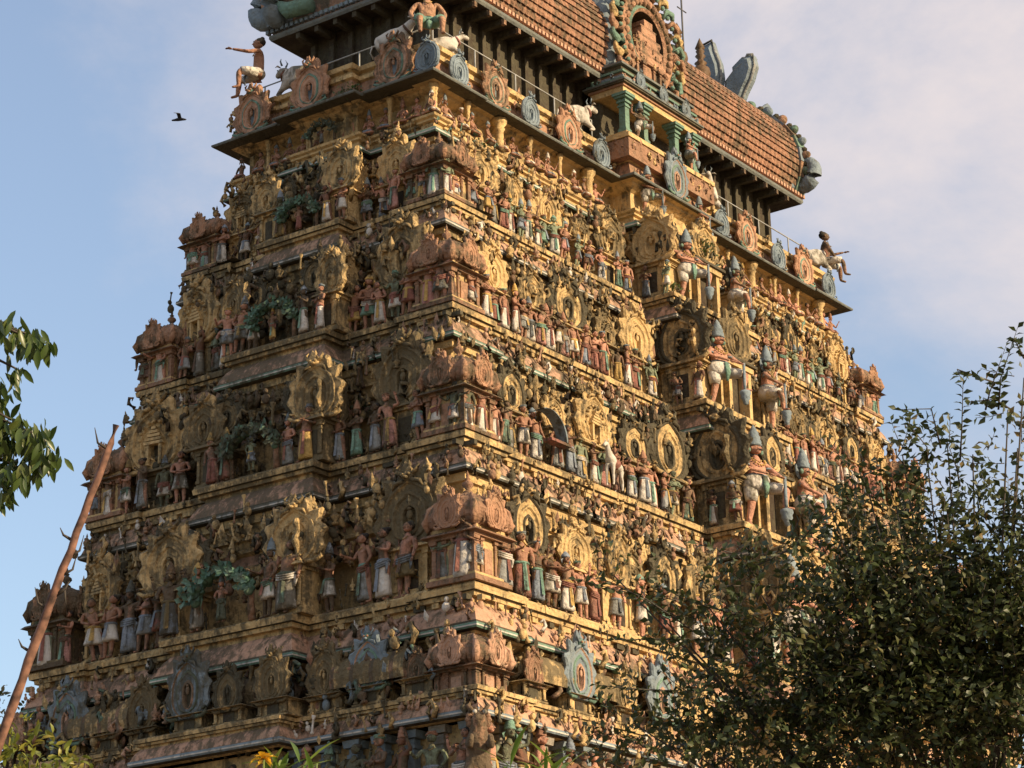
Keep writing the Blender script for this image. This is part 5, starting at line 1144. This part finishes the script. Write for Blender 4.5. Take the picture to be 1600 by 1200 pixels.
# --- low plants along the bottom edge
def bush(name, px, py, dist, w, h, n, mat, lab, size, wid, cat='shrub'):
    top = spot(px, py, dist); e = empty(name, (top.x, top.y, -1.6)); tag(e, lab, cat); H_ = top.z+1.6; P_, D_, T_, S_ = [], [], [], []; st = MB()
    for k in range(14):
        a_ = nr.uniform(0, 2*pi); rr = nr.random()**.6; q = Vector((w*.5*rr*cos(a_), w*.5*rr*sin(a_), H_*(1-.12*nr.random()) - h*.35*rr)); st.tube([(0, 0, 0), (q.x*.3, q.y*.3, H_*.5), q], [.03, .02, .006], 'bark', None, 5)
    for _ in range(n):
        a_ = nr.uniform(0, 2*pi); rr = nr.random()**.5; zz = -h*nr.random(); q = np.array([w*.5*rr*cos(a_), w*.5*rr*sin(a_), H_+zz*(1) - h*.5*rr*rr])
        P_.append(q); D_.append(np.array([cos(a_)*.6, sin(a_)*.6, .5])+nr.normal(size=3)*.5); T_.append(nr.random()); S_.append(size*nr.uniform(.7, 1.3))
    leaves('crown', P_, np.array(D_), nr.normal(size=(n, 3))*.6+np.array([0, 0, .8]), S_, wid, T_, mat, .12, e, 3); st.build('stems', e); return e
bush('leafy_bush', 40, 1112, 15, .75, .9, 900, 'leaf_yellow', 'yellow-green bush below the teal arch at the bottom left corner', .07, .22)
bush('leafy_bush', 105, 1168, 15.5, .55, .6, 420, 'leaf_yellow', 'small sunlit bush right of the pole foot at the bottom left', .06, .2)
bush('distant_tree', -6, 1068, 60, 3.4, 4.5, 2200, 'leaf_dark', 'dark distant tree behind the pole at the left edge', .13, .3, 'tree')
def bamboo(px, py, dist, lab, n=60, spread=.34):
    top = spot(px, py, dist); e = empty('bamboo_plant', (top.x, top.y, -1.6)); tag(e, lab, 'plant'); H_ = top.z+1.6; cu = MB(); P_, D_, T_, S_ = [], [], [], []
    for k in range(5):
        dx, dy = nr.normal()*.07, nr.normal()*.07; cu.tube([(dx*.5, dy*.5, 0), (dx, dy, H_*.5), (dx*2, dy*2, H_-.10+nr.uniform(-.1, .05))], [.014, .011, .005], 'culm', None, 6)
    for _ in range(n):
        a_ = nr.uniform(0, 2*pi); q = np.array([nr.normal()*.08, nr.normal()*.08, H_-.08+nr.uniform(-.30, .04)]); P_.append(q); D_.append(np.array([cos(a_)*.9, sin(a_)*.9, nr.uniform(.2, 1.3)])); T_.append(nr.random()); S_.append(nr.uniform(.16, spread))
    leaves('crown', P_, np.array(D_), np.tile(np.array([0, 0, 1.0]), (n, 1))+nr.normal(size=(n, 3))*.1, S_, .055, T_, 'leaf_bamboo', .10, e, 4); cu.build('stems', e)
bamboo(452, 1185, 14, 'bright green narrow-leaved plant just right of the yellow flower'); bamboo(842, 1184, 14, 'bright green narrow-leaved plant before the near corner of the tower', 50)
fp = spot(412, 1180, 13.8); fe = empty('flowering_plant', (fp.x, fp.y, -1.6)); tag(fe, 'single ruffled yellow flower on a stem at the bottom edge', 'flower'); st = MB(); st.tube([(0, 0, 0), (.02, 0, 2.4), (.0, 0, fp.z+1.58)], [.012, .009, .006], 'culm', None, 6); st.build('stem', fe)
P_, D_, T_, S_ = [], [], [], []
for k in range(20): a_ = k*2.4; P_.append(np.array([0, 0, fp.z+1.58])+nr.normal(size=3)*.012); D_.append(np.array([cos(a_), sin(a_), nr.uniform(-.3, .9)])); T_.append(nr.random()); S_.append(nr.uniform(.045, .075))
leaves('petals', P_, np.array(D_), np.tile(np.array([0, 0, 1.0]), (20, 1)), S_, .32, T_, 'petal', .15, fe, 3)

# --- bird crossing the sky at left
bp_ = spot(280, 187, 70); be = empty('flying_bird', bp_, YAW*-1); tag(be, 'small dark bird flying in the blue sky left of the tower', 'bird')
J = [(.17, 0, 0, .028, .028), (.08, 0, .012, .05, .045), (-.02, 0, .01, .06, .05), (-.12, 0, -.01, .045, .035), (-.22, 0, -.02, .04, .012), (.21, 0, .0, .014, .012)]
vs, fs = skin_mesh('bird', J, [(0, 1), (1, 2), (2, 3), (3, 4), (0, 5)], 2); mb = MB(); mb.add(vs, fs, 'bird', None, True); mb.build('body', be)
for s_ in (-1, 1):
    w_ = MB(); pts_ = [(.07, 0, .02), (.05, s_*.14, .12), (.0, s_*.26, .20 if s_ > 0 else .08), (-.10, s_*.36, .24 if s_ > 0 else .04)]; vs = []
    for k, p in enumerate(pts_):
        c_ = (.10, .11, .08, .01)[k]; vs += [(p[0]+.0, p[1], p[2]+.012), (p[0]-c_, p[1], p[2]), (p[0], p[1], p[2]-.004)]
    fs = []
    for k in range(3):
        for q in range(3): fs.append((k*3+q, (k+1)*3+q, (k+1)*3+(q+1) % 3, k*3+(q+1) % 3))
    w_.add(vs, fs, 'bird'); w_.build('wing', be)

# --- weeds rooted in the ledges
for (px_, py_, z_, sz, lab) in ((742, 238, LV[1][2]+.1, .42, 'leafy weed on the green cornice right of the near corner, below the top eave'), (1098, 395, LV[2][2]+2.4, .5, 'leafy weed sprouting beside the uppermost pair of club guardians'), (548, 152, LV[0][2]+.05, .5, 'bushy weed on the top eave of the shaded end face'), (1050, 455, LV[2][2]+.9, .35, 'small weed on the ledge at the left foot of the porch'), (560, 640, LV[4][2]+2.2, .3, 'small weed on the shaded end face left of near corner')):
    d_ = F + RR*((px_-800)/(FOC*1600)) + UU*((600-py_)/(FOC*1600)); q = CAM + d_*((z_-CAM.z)/d_.z)
    e = empty('weed', q); tag(e, lab, 'weed'); n_ = int(150*sz/.4); P_ = nr.normal(size=(n_, 3))*np.array([.34, .34, .2])*sz+np.array([0, 0, .22*sz]); leaves('foliage', P_, nr.normal(size=(n_, 3))+np.array([0, 0, .5]), nr.normal(size=(n_, 3)), nr.uniform(.05, .1, n_), .3, nr.random(n_)*.8, 'leaf_left', .1, e, 2)
    st = MB()
    for k in range(6): st.tube([(0, 0, -.12), tuple(nr.normal(size=3)*.1*sz+np.array([0, 0, .1*sz])), tuple(P_[k])], [.012, .008, .003], 'twig', None, 4)
    st.build('stems', e)
